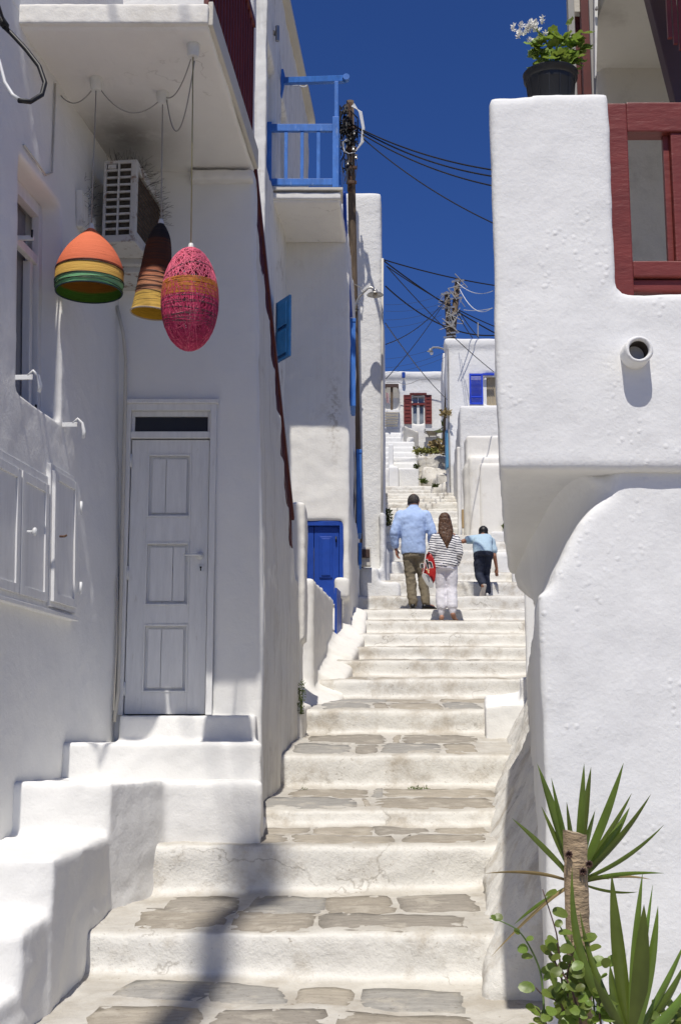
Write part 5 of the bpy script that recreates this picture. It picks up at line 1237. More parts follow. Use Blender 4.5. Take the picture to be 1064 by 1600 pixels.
# ================================================================== near right house fittings
tf = empty('terrace_balustrade', P(1000, 300, 5.1), 'heavy oxblood-red wooden frame standing on the near right terrace parapet', 'railing')
Yf = 5.08
xs0 = P(949, 300, Yf).x; xs1 = P(983, 300, Yf).x; zf0 = ZS-.01; 
def fz(y, x=1000): return P(x, y, Yf).z
m_ = MB(); m_.hexa([(P(953,440,Yf).x, Yf), (P(987,440,Yf).x, Yf), (P(987,440,Yf).x, Yf+.09), (P(953,440,Yf).x, Yf+.09)], zf0, zf0)
m_ = MB(); m_.box(xs0, xs0+.094, Yf, Yf+.09, zf0, fz(161)); m_.build('stile', RD, tf, bevel=.006)
m_ = MB(); m_.box(xs0+.094, 2.2, Yf+.002, Yf+.088, fz(205), fz(159)); m_.build('top_rail', RD, tf, bevel=.006)
m_ = MB(); m_.box(xs0+.094, 2.2, Yf+.002, Yf+.088, fz(432), fz(407)); m_.build('bottom_rail', RD, tf, bevel=.006)
m_ = MB(); m_.box(xs0+.094, 2.2, Yf+.02, Yf+.088, fz(452), fz(434)); m_.build('kick_rail', RD, tf, bevel=.006)
for k in range(3):
    xa = P(1052, 300, Yf).x+k*.28; m_ = MB(); m_.box(xa, xa+.085, Yf+.01, Yf+.08, fz(407), fz(205)); m_.build('stile', RD, tf, bevel=.006)
    m_ = MB(); m_.box(xa-.025, xa, Yf+.04, Yf+.07, fz(407), fz(205)); m_.build('bead', RD, tf, bevel=.003)
sp_ = empty('rain_spout', P(990, 556, 4.95), 'round white-painted clay rain spout sticking out of the near right wall', 'spout')
c = P(991, 555, RY); n = 28; rnd = random.Random(8)
def ringp(r, y, j=0, jit=0): return [Vector((c.x+r*math.cos(2*math.pi*k/n)*(1+jit*noise.noise(Vector((k*.7, r*9, 1)))), y, c.z+r*math.sin(2*math.pi*k/n)*(1+jit*noise.noise(Vector((k*.7, r*9, 5)))))) for k in range(n)]
yo = RY-.085
m_ = MB(); m_.loft([ringp(.060, RY+.05), ringp(.0575, yo+.012, jit=.02), ringp(.0535, yo, jit=.03), ringp(.0445, yo-.002, jit=.05), ringp(.039, yo+.012, jit=.05), ringp(.0385, RY+.22)], cap=False); m_.build('pipe', M['right'], sp_, smooth=True)
m_ = MB(); m_.loft([ringp(.0382, RY-.068), ringp(.0378, RY+.2)], cap=False); m_.build('bore_wall', simple('dark_clay', (.09,.075,.06,1), .95, var=.5), sp_, smooth=True)
m_ = MB(); m_.add(ringp(.039, RY+.2), [tuple(range(n))]); m_.build('bore', M['dark'], sp_)
# openings in the upper house behind the terrace
dw = empty('window', P(1010, 30, 7.1), 'dark red shuttered window high on the grey wall at the top right', 'window')
m_ = MB(); m_.box(*box_at(1006, -90, 1040, 56, 7.13, .05)); m_.build('shutter', M['redrail'], dw, bevel=.006)
m_ = MB(); m_.box(*box_at(1041, -90, 1075, 50, 7.14, .05)); m_.build('shutter', M['redrail'], dw, bevel=.006)
m_ = MB(); m_.box(*box_at(1004, 56, 1075, 60, 7.11, .08)); m_.build('sill', M['redrail'], dw, bevel=.006)
bs = MB(); bs.bar(P(1022, -30, 6.0), P(1078, 190, 6.0), .085, .13); o = bs.build('stair_stringer', simple('brown_steel', (.085,.05,.05,1), .5), None, at=P(1070,150,6.0), bevel=.006); tag(o, 'dark brown steel beam slanting down across the top right corner', 'beam')
rb_ = empty('upper_railing', P(1050, 20, 5.75), 'small piece of dark red upper railing at the extreme top right', 'railing')
for k in range(4): m_ = MB(); m_.bar(P(1040+k*9, -60, 5.75), P(1046+k*9, 60+k*9, 5.75), .02, .02, up=(0,1,0)); m_.build('baluster', RD, rb_)
# red and white strips left of the grey wall (folded terrace door frame)
fd2 = empty('folding_door', P(915, 130, 6.6), 'dark red door and pale frame strips rising behind the flower pot', 'door')
def strip(x0, x1, Y, mat, name, y0=-120, y1=150):
    m_ = MB(); a = P(x0, 70, Y); b = P(x1, 70, Y); m_.box(a.x, b.x, Y, Y+.05, ovz+.4, P(x0, y0, Y).z); m_.build(name, mat, fd2, bevel=.004)
strip(889, 899, 6.5, M['wire_grey'], 'outer_jamb'); strip(899, 924, 6.63, M['redrail'], 'leaf'); strip(909, 922, 6.55, M['redrail'], 'stile'); strip(922, 930, 6.53, M['wire_grey'], 'inner_jamb')
m_ = MB(); m_.box(P(897,10,6.55).x, P(924,10,6.55).x, 6.58, 6.68, P(905,18,6.58).z, P(905,-30,6.58).z); m_.build('header', M['greywall'], fd2)
m_ = MB(); m_.add([P(928,-60,6.42), P(935,-60,6.42), P(931,118,6.42), P(929.5,118,6.42)]+[p+Vector((0,.03,0)) for p in (P(928,-60,6.42), P(935,-60,6.42), P(931,118,6.42), P(929.5,118,6.42))], [(0,1,2,3),(7,6,5,4),(0,4,5,1),(1,5,6,2),(2,6,7,3),(3,7,4,0)]); m_.build('trim', M['plastic'], fd2)
m_ = MB(); c = P(931, 15, 6.4); m_.tube([c, c+Vector((0,-.02,0))], .008, 8); m_.build('screw', M['metal'], fd2)

# unseen pole added behind the viewer to cast the long soft shadow on the steps
pq = empty('utility_pole', (-1.50, -1.0, -1.6), 'tall unseen wooden pole added behind the viewer to cast the shadow on the steps', 'utility pole')
m_ = MB(); m_.tube([(-1.50, -1, -1.7), (-1.50, -1, 7), (-1.47, -1, 16.6)], [.13,.12,.10], 12); m_.build('pole', M['wood'], pq, smooth=True)
m_ = MB(); m_.bar((-1.70, -1, 15.9), (-1.25, -1, 15.9), .1, .14); m_.build('crossarm', M['wood'], pq)
m_ = MB(); m_.bar((-1.66, -1, 16.4), (-1.28, -1, 16.4), .1, .14); m_.build('crossarm', M['wood'], pq)
m_ = MB(); m_.lathe([(.02,-.25),(.14,-.2),(.17,.05),(.12,.3),(.05,.4)], (-1.42, -1.15, 16.05), 12, cap=True); m_.build('shadow_box', M['metal'], pq)  # widens the added pole's shadow near its tip
for (e, lab) in (((-1.95, 7.6, 7.2), 'overhead cable from the added pole to the left house roof, outside the view'), ((-1.3, 7.4, 8.6), 'overhead cable from the added pole towards the house above the balcony, outside the view')):
    m_ = MB(); m_.tube(sag((-1.45, -1, 15.9), e, .3, 14), .014, 6); o = m_.build('overhead_cable', M['cable'], None, at=(-1.45, -1, 15.9)); tag(o, lab, 'cable')
# ================================================================== people
def skin(name, c): return simple(name, c, .55, var=.12, vs=14)
SK1 = skin('tanned_skin', (.36,.17,.11,1)); SK2 = skin('olive_skin', (.42,.22,.15,1)); SK3 = skin('boy_skin', (.34,.16,.095,1))
class Fig:
    def __init__(s, base, name, label):
        s.o = Vector(base); s.root = empty(name, base, label, 'person'); s.b = MB()
    def w(s, p): return s.o+Vector(p)
    def limb(s, mb, pts, rad, n=12):
        """tapered limb with rounded joints"""
        P_ = [s.w(p) for p in pts]; out = []; rr = []
        for i in range(len(P_)-1):
            for k in range(4):
                t_ = k/4; out.append(P_[i].lerp(P_[i+1], t_)); rr.append(rad[i]+(rad[i+1]-rad[i])*t_)
        out.append(P_[-1]); rr.append(rad[-1]); mb.tube(out, rr, n)
        for p, r in zip(P_, rad): mb.ellip(p, r*.99, r*.99, r*.99, 10, 7)
    def torso(s, mb, rings, n=20):
        R_ = []
        for (cx, cy, cz, rx, ry, *tl) in rings:
            tz = tl[0] if tl else 0
            R_.append([s.w((cx+rx*math.copysign(abs(math.cos(a))**.85, math.cos(a)), cy+ry*math.copysign(abs(math.sin(a))**.85, math.sin(a)), cz+tz*math.cos(a)*rx+(tl[1] if len(tl) > 1 else 0)*math.sin(a)*ry)) for a in [2*math.pi*k/n for k in range(n)]])
        mb.loft(R_)
    def head(s, mb, c, r=.095, yaw=0, pitch=0):
        m_ = Matrix.Rotation(R(yaw), 4, 'Z') @ Matrix.Rotation(R(-pitch), 4, 'X'); c = Vector(c)
        q = lambda p: c + (m_ @ Vector(p))*r/.095
        mb.ellip(s.w(c), r*.80, r*1.0, r*1.18, 18, 12)
        for p, rx, ry, rz in (((0,.03,-.055), .062,.060,.062), ((0,.045,-.085), .034,.036,.028), ((0,.092,-.018), .014,.018,.026), ((0,.078,-.062), .024,.012,.009), ((.078,-.002,-.018), .010,.020,.032), ((-.078,-.002,-.018), .010,.020,.032), ((0,.072,.022), .05,.018,.012)):
            mb.ellip(s.w(q(p)), rx*r/.095, ry*r/.095, rz*r/.095, 10, 7)
        s.q = q; s.hr = r
    def eyes(s):
        m_ = MB()
        for x in (-.03, .03): m_.ellip(s.w(s.q((x,.083,.002))), .013, .010, .009, 8, 6)
        m_.build('eyes', M['white_flower'], s.root, smooth=True)
        m_ = MB()
        for x in (-.03, .03): m_.ellip(s.w(s.q((x,.0925,.002))), .005, .003, .005, 8, 6)
        m_.build('pupils', M['cable'], s.root, smooth=True)
    def hand(s, mb, wrist, tip, side, k=1.0, curl=.35):
        """palm, four unequal bent fingers and a thumb; side = direction of the thumb"""
        w_ = Vector(wrist); d = (Vector(tip)-w_).normalized(); t_ = Vector(side); t_ = (t_-d*t_.dot(d)).normalized(); n_ = d.cross(t_)
        pe = w_+d*.085*k
        mb.loft([[s.w(c+t_*a*k+n_*b_*k) for a, b_ in ((-.5*wd,-.012),(.5*wd,-.012),(.5*wd,.014),(-.5*wd,.014))] for c, wd in ((w_-d*.01, .045), (w_+d*.03, .072), (pe, .078))])
        for i, L in enumerate((.070,.080,.074,.058)):
            b0 = pe-d*.01+t_*(.030-.0205*i)*k; dd = (d+t_*(.10-.07*i)).normalized()
            p1 = b0+dd*L*.42*k; d2 = (dd+n_*curl).normalized(); p2 = p1+d2*L*.33*k; d3 = (dd+n_*curl*2.2).normalized(); p3 = p2+d3*L*.27*k
            s.limb(mb, [b0, p1, p2, p3], [.0098*k,.0092*k,.0085*k,.0072*k], 8)
        b0 = w_+d*.022*k+t_*.03*k; dd = (d*.75+t_*.62+n_*.2).normalized(); p1 = b0+dd*.04*k; p2 = p1+(dd+d*.5+n_*.3).normalized()*.03*k
        s.limb(mb, [b0, p1, p2], [.013*k,.0105*k,.0085*k], 8)
    def body(s, mat, vox=.0075):
        plaster('body', s.b, mat, s.root, vox, 2, ())
    def wear(s, name, mb, mat, vox=.011, sm=3, disp=((.14,.022),(.05,.010))):
        return plaster(name, mb, mat, s.root, vox, sm, disp)
def foot_pts(a, toe, r=.04):   # ankle -> toe
    return a, toe
def shoe(f, heel, toe, h=.07, wd=.085, mat=None, sole=None, name='shoe', up=(0,0,1)):
    heel = Vector(heel); toe = Vector(toe); d = (toe-heel); L = d.length; d.normalize(); u = Vector(up); r = d.cross(u).normalized(); u = r.cross(d).normalized()
    def ring(t_, w_, h0, h1, n=12):
        c = heel+d*L*t_; return [f.w(c+r*w_/2*math.cos(a)+u*(h0+(h1-h0)*(.5+.5*math.sin(a)))) for a in [2*math.pi*k/n for k in range(n)]]
    m_ = MB(); m_.loft([ring(-.02,wd*.45,.012,h*.8), ring(.05,wd*.72,.012,h), ring(.3,wd*.8,.012,h*1.05), ring(.55,wd*.95,.012,h*.85), ring(.8,wd*.98,.012,h*.62), ring(.95,wd*.7,.014,h*.45), ring(1.0,wd*.35,.016,h*.32)]); o = m_.build(name, mat, f.root, smooth=True)
    m_ = MB(); m_.loft([ring(-.04,wd*.5,0,.018), ring(.05,wd*.8,0,.02), ring(.3,wd*.82,0,.02), ring(.6,wd*1.02,0,.02), ring(.85,wd*.98,0,.02), ring(1.02,wd*.42,0,.02)])
    off = wloc(o); m2_ = m_.build('sole', sole or mat, o, smooth=True)
# ---- man in pale blue shirt
MY = 19.15; mx = P(651, 950, MY).x
f = Fig((mx, MY, down(mx, MY)-.004), 'person', 'man in pale blue shirt and khaki trousers walking up the steps, seen from behind')
b = f.b
f.head(b, (-.03,.05,1.655), .106, yaw=-28, pitch=14)
f.limb(b, [(-.035,.0,1.46),(-.03,.03,1.60)], [.062,.056])
f.torso(b, [(-.04,0,.86,.15,.11),(-.04,0,1.0,.15,.115),(-.04,0,1.25,.17,.12),(-.04,0,1.42,.185,.10),(-.04,0,1.49,.10,.07)])
f.limb(b, [(-.23,0,1.43),(-.315,-.03,1.15),(-.305,.03,.93)], [.055,.045,.030]); f.limb(b, [(.15,0,1.43),(.235,-.03,1.15),(.25,.10,.95)], [.055,.045,.030])
f.hand(b, (-.305,.03,.935), (-.27,.05,.75), (0.4,1,0), 1.1); f.hand(b, (.25,.10,.955), (.25,.14,.77), (-.4,1,0), 1.1)
for hx_, kx_, ky, kz_, ax, ay, az in ((-.12,-.085,.03,.48,-.06,-.01,.09),(.05,.10,.06,.50,.135,.02,.09)):
    f.limb(b, [(hx_,0,.90),(kx_,ky,kz_),(ax,ay,az)], [.085,.055,.038])
f.limb(b, [(-.06,-.01,.07),(-.045,.14,.05)], [.035,.028]); f.limb(b, [(.135,.02,.07),(.25,.08,.05)], [.035,.028])
f.body(SK1); f.eyes()
m_, t, bb = newmat('oxford_shirt'); v = posn(t); c = mixc(t, ramp(t, noise_node(t, v, 5, 4), .3, .7), (.44,.57,.82,1), (.38,.51,.78,1)); t.links.new(c, bb.inputs['Base Color']); bb.inputs['Roughness'].default_value = .85
bump(t, bb, noise_node(t, posn(t, (1,1,.45)), 8, 5, .6), .018, .8); SHIRT = m_
s_ = MB()
f.torso(s_, [(-.04,0,.84,.185,.145),(-.04,0,.88,.19,.15),(-.045,-.005,1.05,.185,.15),(-.045,-.01,1.25,.20,.148),(-.045,-.01,1.40,.222,.13),(-.045,0,1.48,.19,.105),(-.04,0,1.53,.12,.085),(-.035,.01,1.57,.072,.075)])
f.limb(s_, [(-.235,0,1.43),(-.325,-.03,1.15),(-.315,.02,.985)], [.088,.078,.062]); f.limb(s_, [(.15,0,1.43),(.245,-.03,1.15),(.25,.08,1.0)], [.088,.078,.062])
sh1 = f.wear('shirt', s_, SHIRT)
s_ = MB(); f.torso(s_, [(-.033,.015,1.555,.074,.072),(-.03,.02,1.595,.069,.068)]); f.wear('collar', s_, SHIRT, .008, 1, ())
KH = simple('khaki_cotton', (.22,.185,.125,1), .85, var=.2, vs=6, bumpd=.012, bs=7, scl=(1,1,1.5))
s_ = MB()
f.torso(s_, [(-.04,0,.95,.165,.125),(-.04,0,.86,.175,.13),(-.04,0,.78,.16,.12)])
f.limb(s_, [(-.115,0,.86),(-.085,.03,.48),(-.06,-.01,.14)], [.098,.080,.068]); f.limb(s_, [(.045,0,.86),(.10,.06,.50),(.135,.02,.14)], [.098,.080,.068])
f.limb(s_, [(-.06,-.01,.17),(-.055,0,.10)], [.072,.070]); f.limb(s_, [(.135,.02,.18),(.14,.02,.11)], [.072,.070])
f.wear('trousers', s_, KH, disp=((.16,.03),(.06,.02)))
m_ = MB(); R_ = []; f.torso(m_, [(-.04,0,.925,.17,.13),(-.04,0,.955,.168,.128)]); m_.build('belt', M['bin'], f.root)
BKL = simple('black_leather', (.012,.012,.013,1), .3)
shoe(f, (-.065,-.075,.0), (-.045,.19,.0), .085, .10, BKL, simple('rubber_sole', (.02,.018,.016,1), .8)); shoe(f, (.09,-.03,.0), (.30,.10,.0), .085, .10, BKL, bpy.data.materials['rubber_sole'])
hm = simple('greying_brown_hair', (.045,.032,.025,1), .7, var=.6, vs=60, bumpd=.004, bs=90, dirt=(.17,.16,.15,1), dirtamt=.6, dlo=.5)
s_ = MB(); hc = Vector((-.03,.042,1.668)); s_.ellip(f.w(hc), .094,.106,.106,18,12); s_.ellip(f.w(hc+Vector((0,-.028,-.045))), .068,.06,.060,14,9); f.wear('hair', s_, hm, .007, 1, ((.03,.006),))
# ---- woman in striped top
WY = 18.25; wx = P(697, 972, WY).x
f = Fig((wx, WY, down(wx, WY)-.003), 'person', 'barefoot woman with long brown hair, striped top and white trousers, seen from behind'); b = f.b
f.head(b, (-.0,.05,1.455), .09, yaw=8, pitch=6)
f.limb(b, [(0,.0,1.27),(0,.03,1.40)], [.05,.045])
f.torso(b, [(0,0,.74,.155,.12),(0,0,.84,.145,.11),(0,0,.98,.12,.095),(0,0,1.15,.14,.10),(0,0,1.24,.16,.085),(0,0,1.30,.07,.06)])
f.limb(b, [(-.15,0,1.20),(-.18,-.02,.98),(-.165,.16,.92)], [.045,.037,.026]); f.limb(b, [(.15,0,1.20),(.185,-.03,.98),(.14,.14,.86)], [.045,.037,.026])
f.hand(b, (-.165,.16,.92), (-.19,.22,.80), (.6,.6,0), .92, .9); f.hand(b, (.14,.14,.86), (.10,.2,.74), (-.6,.6,0), .92)
f.limb(b, [(-.075,0,.76),(-.055,.05,.46),(-.065,.0,.085)], [.085,.052,.032]); f.limb(b, [(.075,0,.76),(.085,.02,.47),(.085,-.05,.10)], [.085,.052,.032])
# feet: left flat, right lifting with the sole showing
f.limb(b, [(-.065,-.02,.045),(-.065,.05,.035),(-.07,.15,.022)], [.036,.034,.022]); f.limb(b, [(.09,-.07,.085),(.11,-.02,.045),(.135,.055,.024)], [.036,.035,.028])
for k in range(5): f.limb(b, [(-.095+.013*k,.15,.02),(-.097+.0135*k,.19-.008*abs(k-3),.014)], [.0095,.008], 8); f.limb(b, [(.112+.013*k,.06,.022),(.12+.0135*k,.10-.006*k,.012)], [.0095,.008], 8)
f.body(SK2); f.eyes()
m_, t, bb = newmat('striped_jersey'); tc = N(t, 'TexCoord'); sx = N(t, 'SeparateXYZ'); t.links.new(tc.outputs['Object'], sx.inputs[0])
zz = mth(t, 'ADD', sx.outputs['Z'], mth(t, 'MULTIPLY', noise_node(t, posn(t), 5, 3), .05)); zz = mth(t, 'ADD', zz, mth(t, 'MULTIPLY', sx.outputs['X'], .16))
fr_ = mth(t, 'FRACT', mth(t, 'DIVIDE', zz, .036)); st_ = mth(t, 'GREATER_THAN', fr_, .62)
t.links.new(mixc(t, st_, (.80,.79,.78,1), (.035,.04,.075,1)), bb.inputs['Base Color']); bb.inputs['Roughness'].default_value = .85; bump(t, bb, noise_node(t, posn(t, (1,1,.6)), 9, 4), .016, .8)
s_ = MB()
f.torso(s_, [(0,0,.76,.180,.145,.10),(0,0,.80,.180,.145,.10),(0,0,.95,.168,.135,.05),(0,-.01,1.10,.175,.13),(0,-.01,1.20,.165,.105),(0,0,1.255,.13,.09)])
f.limb(s_, [(-.15,0,1.185),(-.185,-.03,.98),(-.17,.10,.90)], [.066,.070,.056]); f.limb(s_, [(.15,0,1.185),(.19,-.03,.98),(.16,.08,.84)], [.066,.072,.058])
f.wear('striped_top', s_, m_, .011, 3, ((.14,.028),(.05,.012)))
WT = simple('white_cotton', (.76,.75,.80,1), .85, var=.08, vs=6, bumpd=.012, bs=8, scl=(1,1,1.5))
s_ = MB(); f.torso(s_, [(0,0,.90,.14,.115),(0,-.01,.80,.158,.135),(0,-.01,.72,.155,.13)])
f.limb(s_, [(-.078,-.01,.76),(-.058,.04,.46),(-.065,.0,.20)], [.10,.082,.078]); f.limb(s_, [(.078,-.01,.76),(.085,.01,.47),(.085,-.045,.20)], [.10,.082,.078])
f.limb(s_, [(-.065,0,.20),(-.066,0,.09)], [.070,.044]); f.limb(s_, [(.085,-.045,.20),(.088,-.06,.115)], [.070,.044])
f.wear('trousers', s_, WT, disp=((.16,.022),(.06,.010)))
HB = simple('long_brown_hair', (.075,.038,.022,1), .45, var=.55, vs=5, scl=(22,22,1.2), bumpd=.008, bs=4, dirt=(.26,.13,.06,1), dirtamt=.55, dlo=.48)
s_ = MB(); s_.ellip(f.w((0,.035,1.475)), .088,.098,.098,18,12)
f.torso(s_, [(0,-.045,1.46,.085,.055),(0,-.062,1.36,.104,.050),(.005,-.085,1.27,.112,.042),(.01,-.11,1.19,.085,.034),(.012,-.125,1.11,.048,.026),(.014,-.13,1.02,.018,.014)], 16)
s_.ellip(f.w((-.07,-.06,1.24)), .028,.022,.075,10,7); s_.ellip(f.w((.075,-.06,1.23)), .028,.022,.08,10,7)
f.wear('hair', s_, HB, .008, 1, ((.05,.012),(.02,.006)))
WOM = f
# ---- bag
bag = empty('carrier_bag', P(668, 918, 18.0), 'red plastic carrier bag with black lettering, held between the man and the woman', 'bag')
RB = simple('red_plastic', (.42,.018,.014,1), .35, var=.3, vs=5, bumpd=.012, bs=9)
def Q(x, y, Y): return P(600+x/7.27, 760+y/7.27, Y)
bot = [(430,1000),(455,990),(500,1010),(540,1070),(562,1125),(556,1150),(520,1158),(480,1120),(445,1060),(425,1020)]
BY = 17.98
br0 = [Q(x, y, BY-.05+.0007*(x-430)) for x, y in bot]
cen = sum(br0, Vector())/len(br0)
mid1 = [(428,960),(462,900),(530,890),(575,930),(592,1000),(590,1050),(560,1120),(510,1060),(455,1000),(430,985)]
tr1 = [Q(x, y, BY+.02*math.cos(k*.63)) for k, (x, y) in enumerate(mid1)]
mid2 = [(440,880),(470,820),(520,780),(560,800),(585,860),(592,930),(560,960),(510,930),(465,910),(445,900)]
tr2 = [Q(x, y, BY+.03*math.cos(k*.63)-.0) for k, (x, y) in enumerate(mid2)]
top3 = [(474,760),(482,735),(496,715),(520,740),(545,775),(570,805),(560,815),(530,790),(500,765),(485,770)]
tr3 = [Q(x, y, BY+.05) for x, y in top3]
m_ = MB(); m_.loft([br0, tr1, tr2, tr3]); o = m_.build('bag_body', RB, bag, smooth=True); sb_ = o.modifiers.new('s', 'SUBSURF'); sb_.levels = 2; sb_.render_levels = 2
bt = MB(); bt.loft([[p+Vector((0,-.055,0)) for p in br0], [p+Vector((0,-.03,.0)) for p in br0]]); bt.build('base_panel', simple('bag_white', (.55,.55,.53,1), .5), bag, bevel=.004)
m_ = MB(); m_.tube([Q(x, y, BY-.075) for x, y in ((480,725),(470,790),(462,850),(458,910),(448,950),(440,990))], .009, 6); m_.build('seam', M['plastic'], bag)
m_ = MB(); m_.add([Q(484,670,BY-.02), Q(520,690,BY-.02), Q(528,700,BY), Q(500,720,BY-.02), Q(486,720,BY-.03)], [(0,1,2,3,4)]); o = m_.build('handle', M['plastic'], bag); o.modifiers.new('t', 'SOLIDIFY').thickness = .01
def text_mesh(txt, size, c, rotz, mat, name, parent, off=0, ext=.002):
    cu_ = bpy.data.curves.new(name, 'FONT'); cu_.body = txt; cu_.size = size; cu_.extrude = ext; cu_.offset = off; cu_.align_x = 'CENTER'; cu_.align_y = 'CENTER'
    o = bpy.data.objects.new(name, cu_); COL.objects.link(o); dg = bpy.context.evaluated_depsgraph_get(); dg.update()
    me = bpy.data.meshes.new_from_object(o.evaluated_get(dg)); bpy.data.objects.remove(o)
    me.transform(Matrix.Translation(Vector(c)) @ Matrix.Rotation(R(rotz), 4, 'Y') @ Matrix.Rotation(R(90), 4, 'X')); return link(name, me, mat, parent)
text_mesh('h', .17, Q(512,882,BY-.115), -12, M['plastic'], 'letter_outline', bag, .012); text_mesh('h', .17, Q(512,882,BY-.122), -12, M['cable'], 'letter', bag, .004)
text_mesh('s', .11, Q(431,895,BY-.10), 0, M['plastic'], 'letter_outline', bag, .01); text_mesh('s', .11, Q(431,895,BY-.107), 0, M['cable'], 'letter', bag, .003)
m_ = MB(); m_.add([Q(470,935,BY-.115), Q(515,950,BY-.115), Q(512,962,BY-.115), Q(474,948,BY-.115)], [(0,1,2,3)]); m_.add([Q(490,955,BY-.115), Q(513,970,BY-.115), Q(508,990,BY-.115), Q(495,975,BY-.115)], [(0,1,2,3)]); o = m_.build('emblem', simple('cream_print', (.75,.62,.35,1), .5), bag); o.modifiers.new('t', 'SOLIDIFY').thickness = .004
# ---- boy
OY = 20.75; ox = P(760, 924, OY).x
f = Fig((ox, OY, down(ox, OY)-.003), 'person', 'dark-haired boy in light blue polo shirt and navy trousers climbing bent forward'); b = f.b
f.head(b, (.015,.46,1.15), .088, yaw=0, pitch=30)
f.limb(b, [(.0,.34,1.06),(.012,.42,1.13)], [.05,.046])
f.torso(b, [(-.05,-.02,.70,.135,.11),(-.05,.04,.82,.125,.10),(-.03,.16,.93,.13,.095),(-.01,.28,1.02,.145,.085),(0,.34,1.07,.07,.06)])
f.limb(b, [(-.15,.26,1.02),(-.355,.16,.955),(-.25,.40,1.0)], [.046,.038,.026]); f.limb(b, [(.12,.28,.98),(.165,.22,.72),(.205,.28,.52)], [.046,.036,.025])
f.hand(b, (.205,.28,.52), (.20,.30,.36), (-.6,.8,0), .9); f.hand(b, (-.25,.40,1.0), (-.17,.50,1.03), (.2,.3,1), .9)
f.limb(b, [(-.11,0,.74),(-.12,.02,.40),(-.07,-.12,.18)], [.085,.055,.034]); f.limb(b, [(.015,0,.74),(-.0,.10,.40),(.01,.02,.08)], [.085,.055,.034])
f.limb(b, [(-.07,-.10,.17),(-.09,-.06,.03)], [.030,.022]); f.limb(b, [(.01,.02,.05),(.015,.13,.04)], [.032,.026])
f.body(SK3); f.eyes()
POLO = simple('pale_blue_polo', (.42,.56,.66,1), .85, var=.1, vs=6, bumpd=.012, bs=9)
s_ = MB()
f.torso(s_, [(-.05,-.03,.73,.155,.125,0,-.2),(-.05,.0,.79,.158,.13,0,-.2),(-.045,.10,.89,.155,.13,0,-.3),(-.02,.22,1.0,.168,.12,0,-.35),(0,.31,1.07,.12,.085,0,-.3),(.008,.36,1.10,.06,.06)])
f.limb(s_, [(-.13,.26,1.01),(-.27,.20,.985)], [.075,.068]); f.limb(s_, [(.12,.27,.97),(.155,.24,.81)], [.072,.066])
f.wear('polo_shirt', s_, POLO, .010, 3, ((.13,.02),(.05,.008)))
NV = simple('navy_cotton', (.022,.028,.052,1), .85, var=.3, vs=6, bumpd=.012, bs=8)
s_ = MB(); f.torso(s_, [(-.05,.0,.80,.135,.115),(-.05,-.03,.74,.152,.13),(-.05,-.03,.68,.15,.125)])
f.limb(s_, [(-.115,-.02,.72),(-.12,.02,.40),(-.08,-.09,.22)], [.098,.076,.060]); f.limb(s_, [(.018,-.02,.72),(.0,.09,.40),(.01,.02,.11)], [.098,.076,.064])
f.wear('trousers', s_, NV, disp=((.16,.03),(.06,.018)))
HBk = simple('black_hair', (.012,.010,.009,1), .5, bumpd=.004, bs=80)
s_ = MB(); s_.ellip(f.w((.015,.44,1.175)), .080,.095,.088,18,12); s_.ellip(f.w((.015,.41,1.14)), .066,.065,.065,14,9); f.wear('hair', s_, HBk, .007, 1, ((.03,.008),))
CAN = simple('white_canvas', (.62,.60,.56,1), .8); SOL = simple('grey_sole', (.42,.38,.34,1), .8)
shoe(f, (-.045,-.155,.20), (-.105,-.10,-.035), .08, .088, CAN, SOL, up=(0.1,1,.3)); shoe(f, (.0,-.05,.0), (.02,.18,.0), .08, .088, CAN, SOL)

# ================================================================== plants
SUNG = Vector((0,0,1))
def blade(name, base, tip, wmax, bend, mat, parent, seg=12, fold=.35, twist=0):
    """sword-shaped folded leaf as its own mesh"""
    base = Vector(base); tip = Vector(tip); d = tip-base; L = d.length; d.normalize()
    view = Vector((0,-1,0)); s_ = d.cross(view)
    if s_.length < .1: s_ = d.cross(Vector((0,0,1)))
    s_.normalize(); s_ = Matrix.Rotation(twist, 3, d) @ s_; n_ = s_.cross(d)
    vs = []; fs = []
    for i in range(seg+1):
        t_ = i/seg; w_ = wmax*(.55+.45*math.sin(min(1, t_*1.6)*math.pi/2))*(1-t_**2.6)**.9 if t_ < 1 else .0004
        w_ = max(w_, .0004)
        c = base.lerp(tip, t_)+Vector(bend)*4*t_*(1-t_)
        for a, dn in ((-1, 1), (-.5, .35), (0, 0), (.5, .35), (1, 1)): vs.append(c+s_*a*w_/2+n_*(-dn)*w_*fold*.5)
    for i in range(seg):
        for j in range(4): k = i*5+j; fs.append((k, k+1, k+6, k+5))
    m_ = MB(); m_.add(vs, fs); return m_.build(name, mat, parent, smooth=True)
PYy = 4.45
def ZP(x, y, Y=PYy): return P(700+x/2.923, 1150+y/2.923, Y)
rnd = random.Random(21)
y1 = empty('yucca_plant', ZP(580, 1400, 4.7), 'yucca rosette with long pointed leaves fanning out behind the sawn trunk', 'plant')
c0 = ZP(585, 640, 4.62)
m_ = MB(); m_.tube([Vector((c0.x, 4.66, -1.5)), c0], [.035,.03], 10); m_.build('trunk', M['bark'], y1, smooth=True)
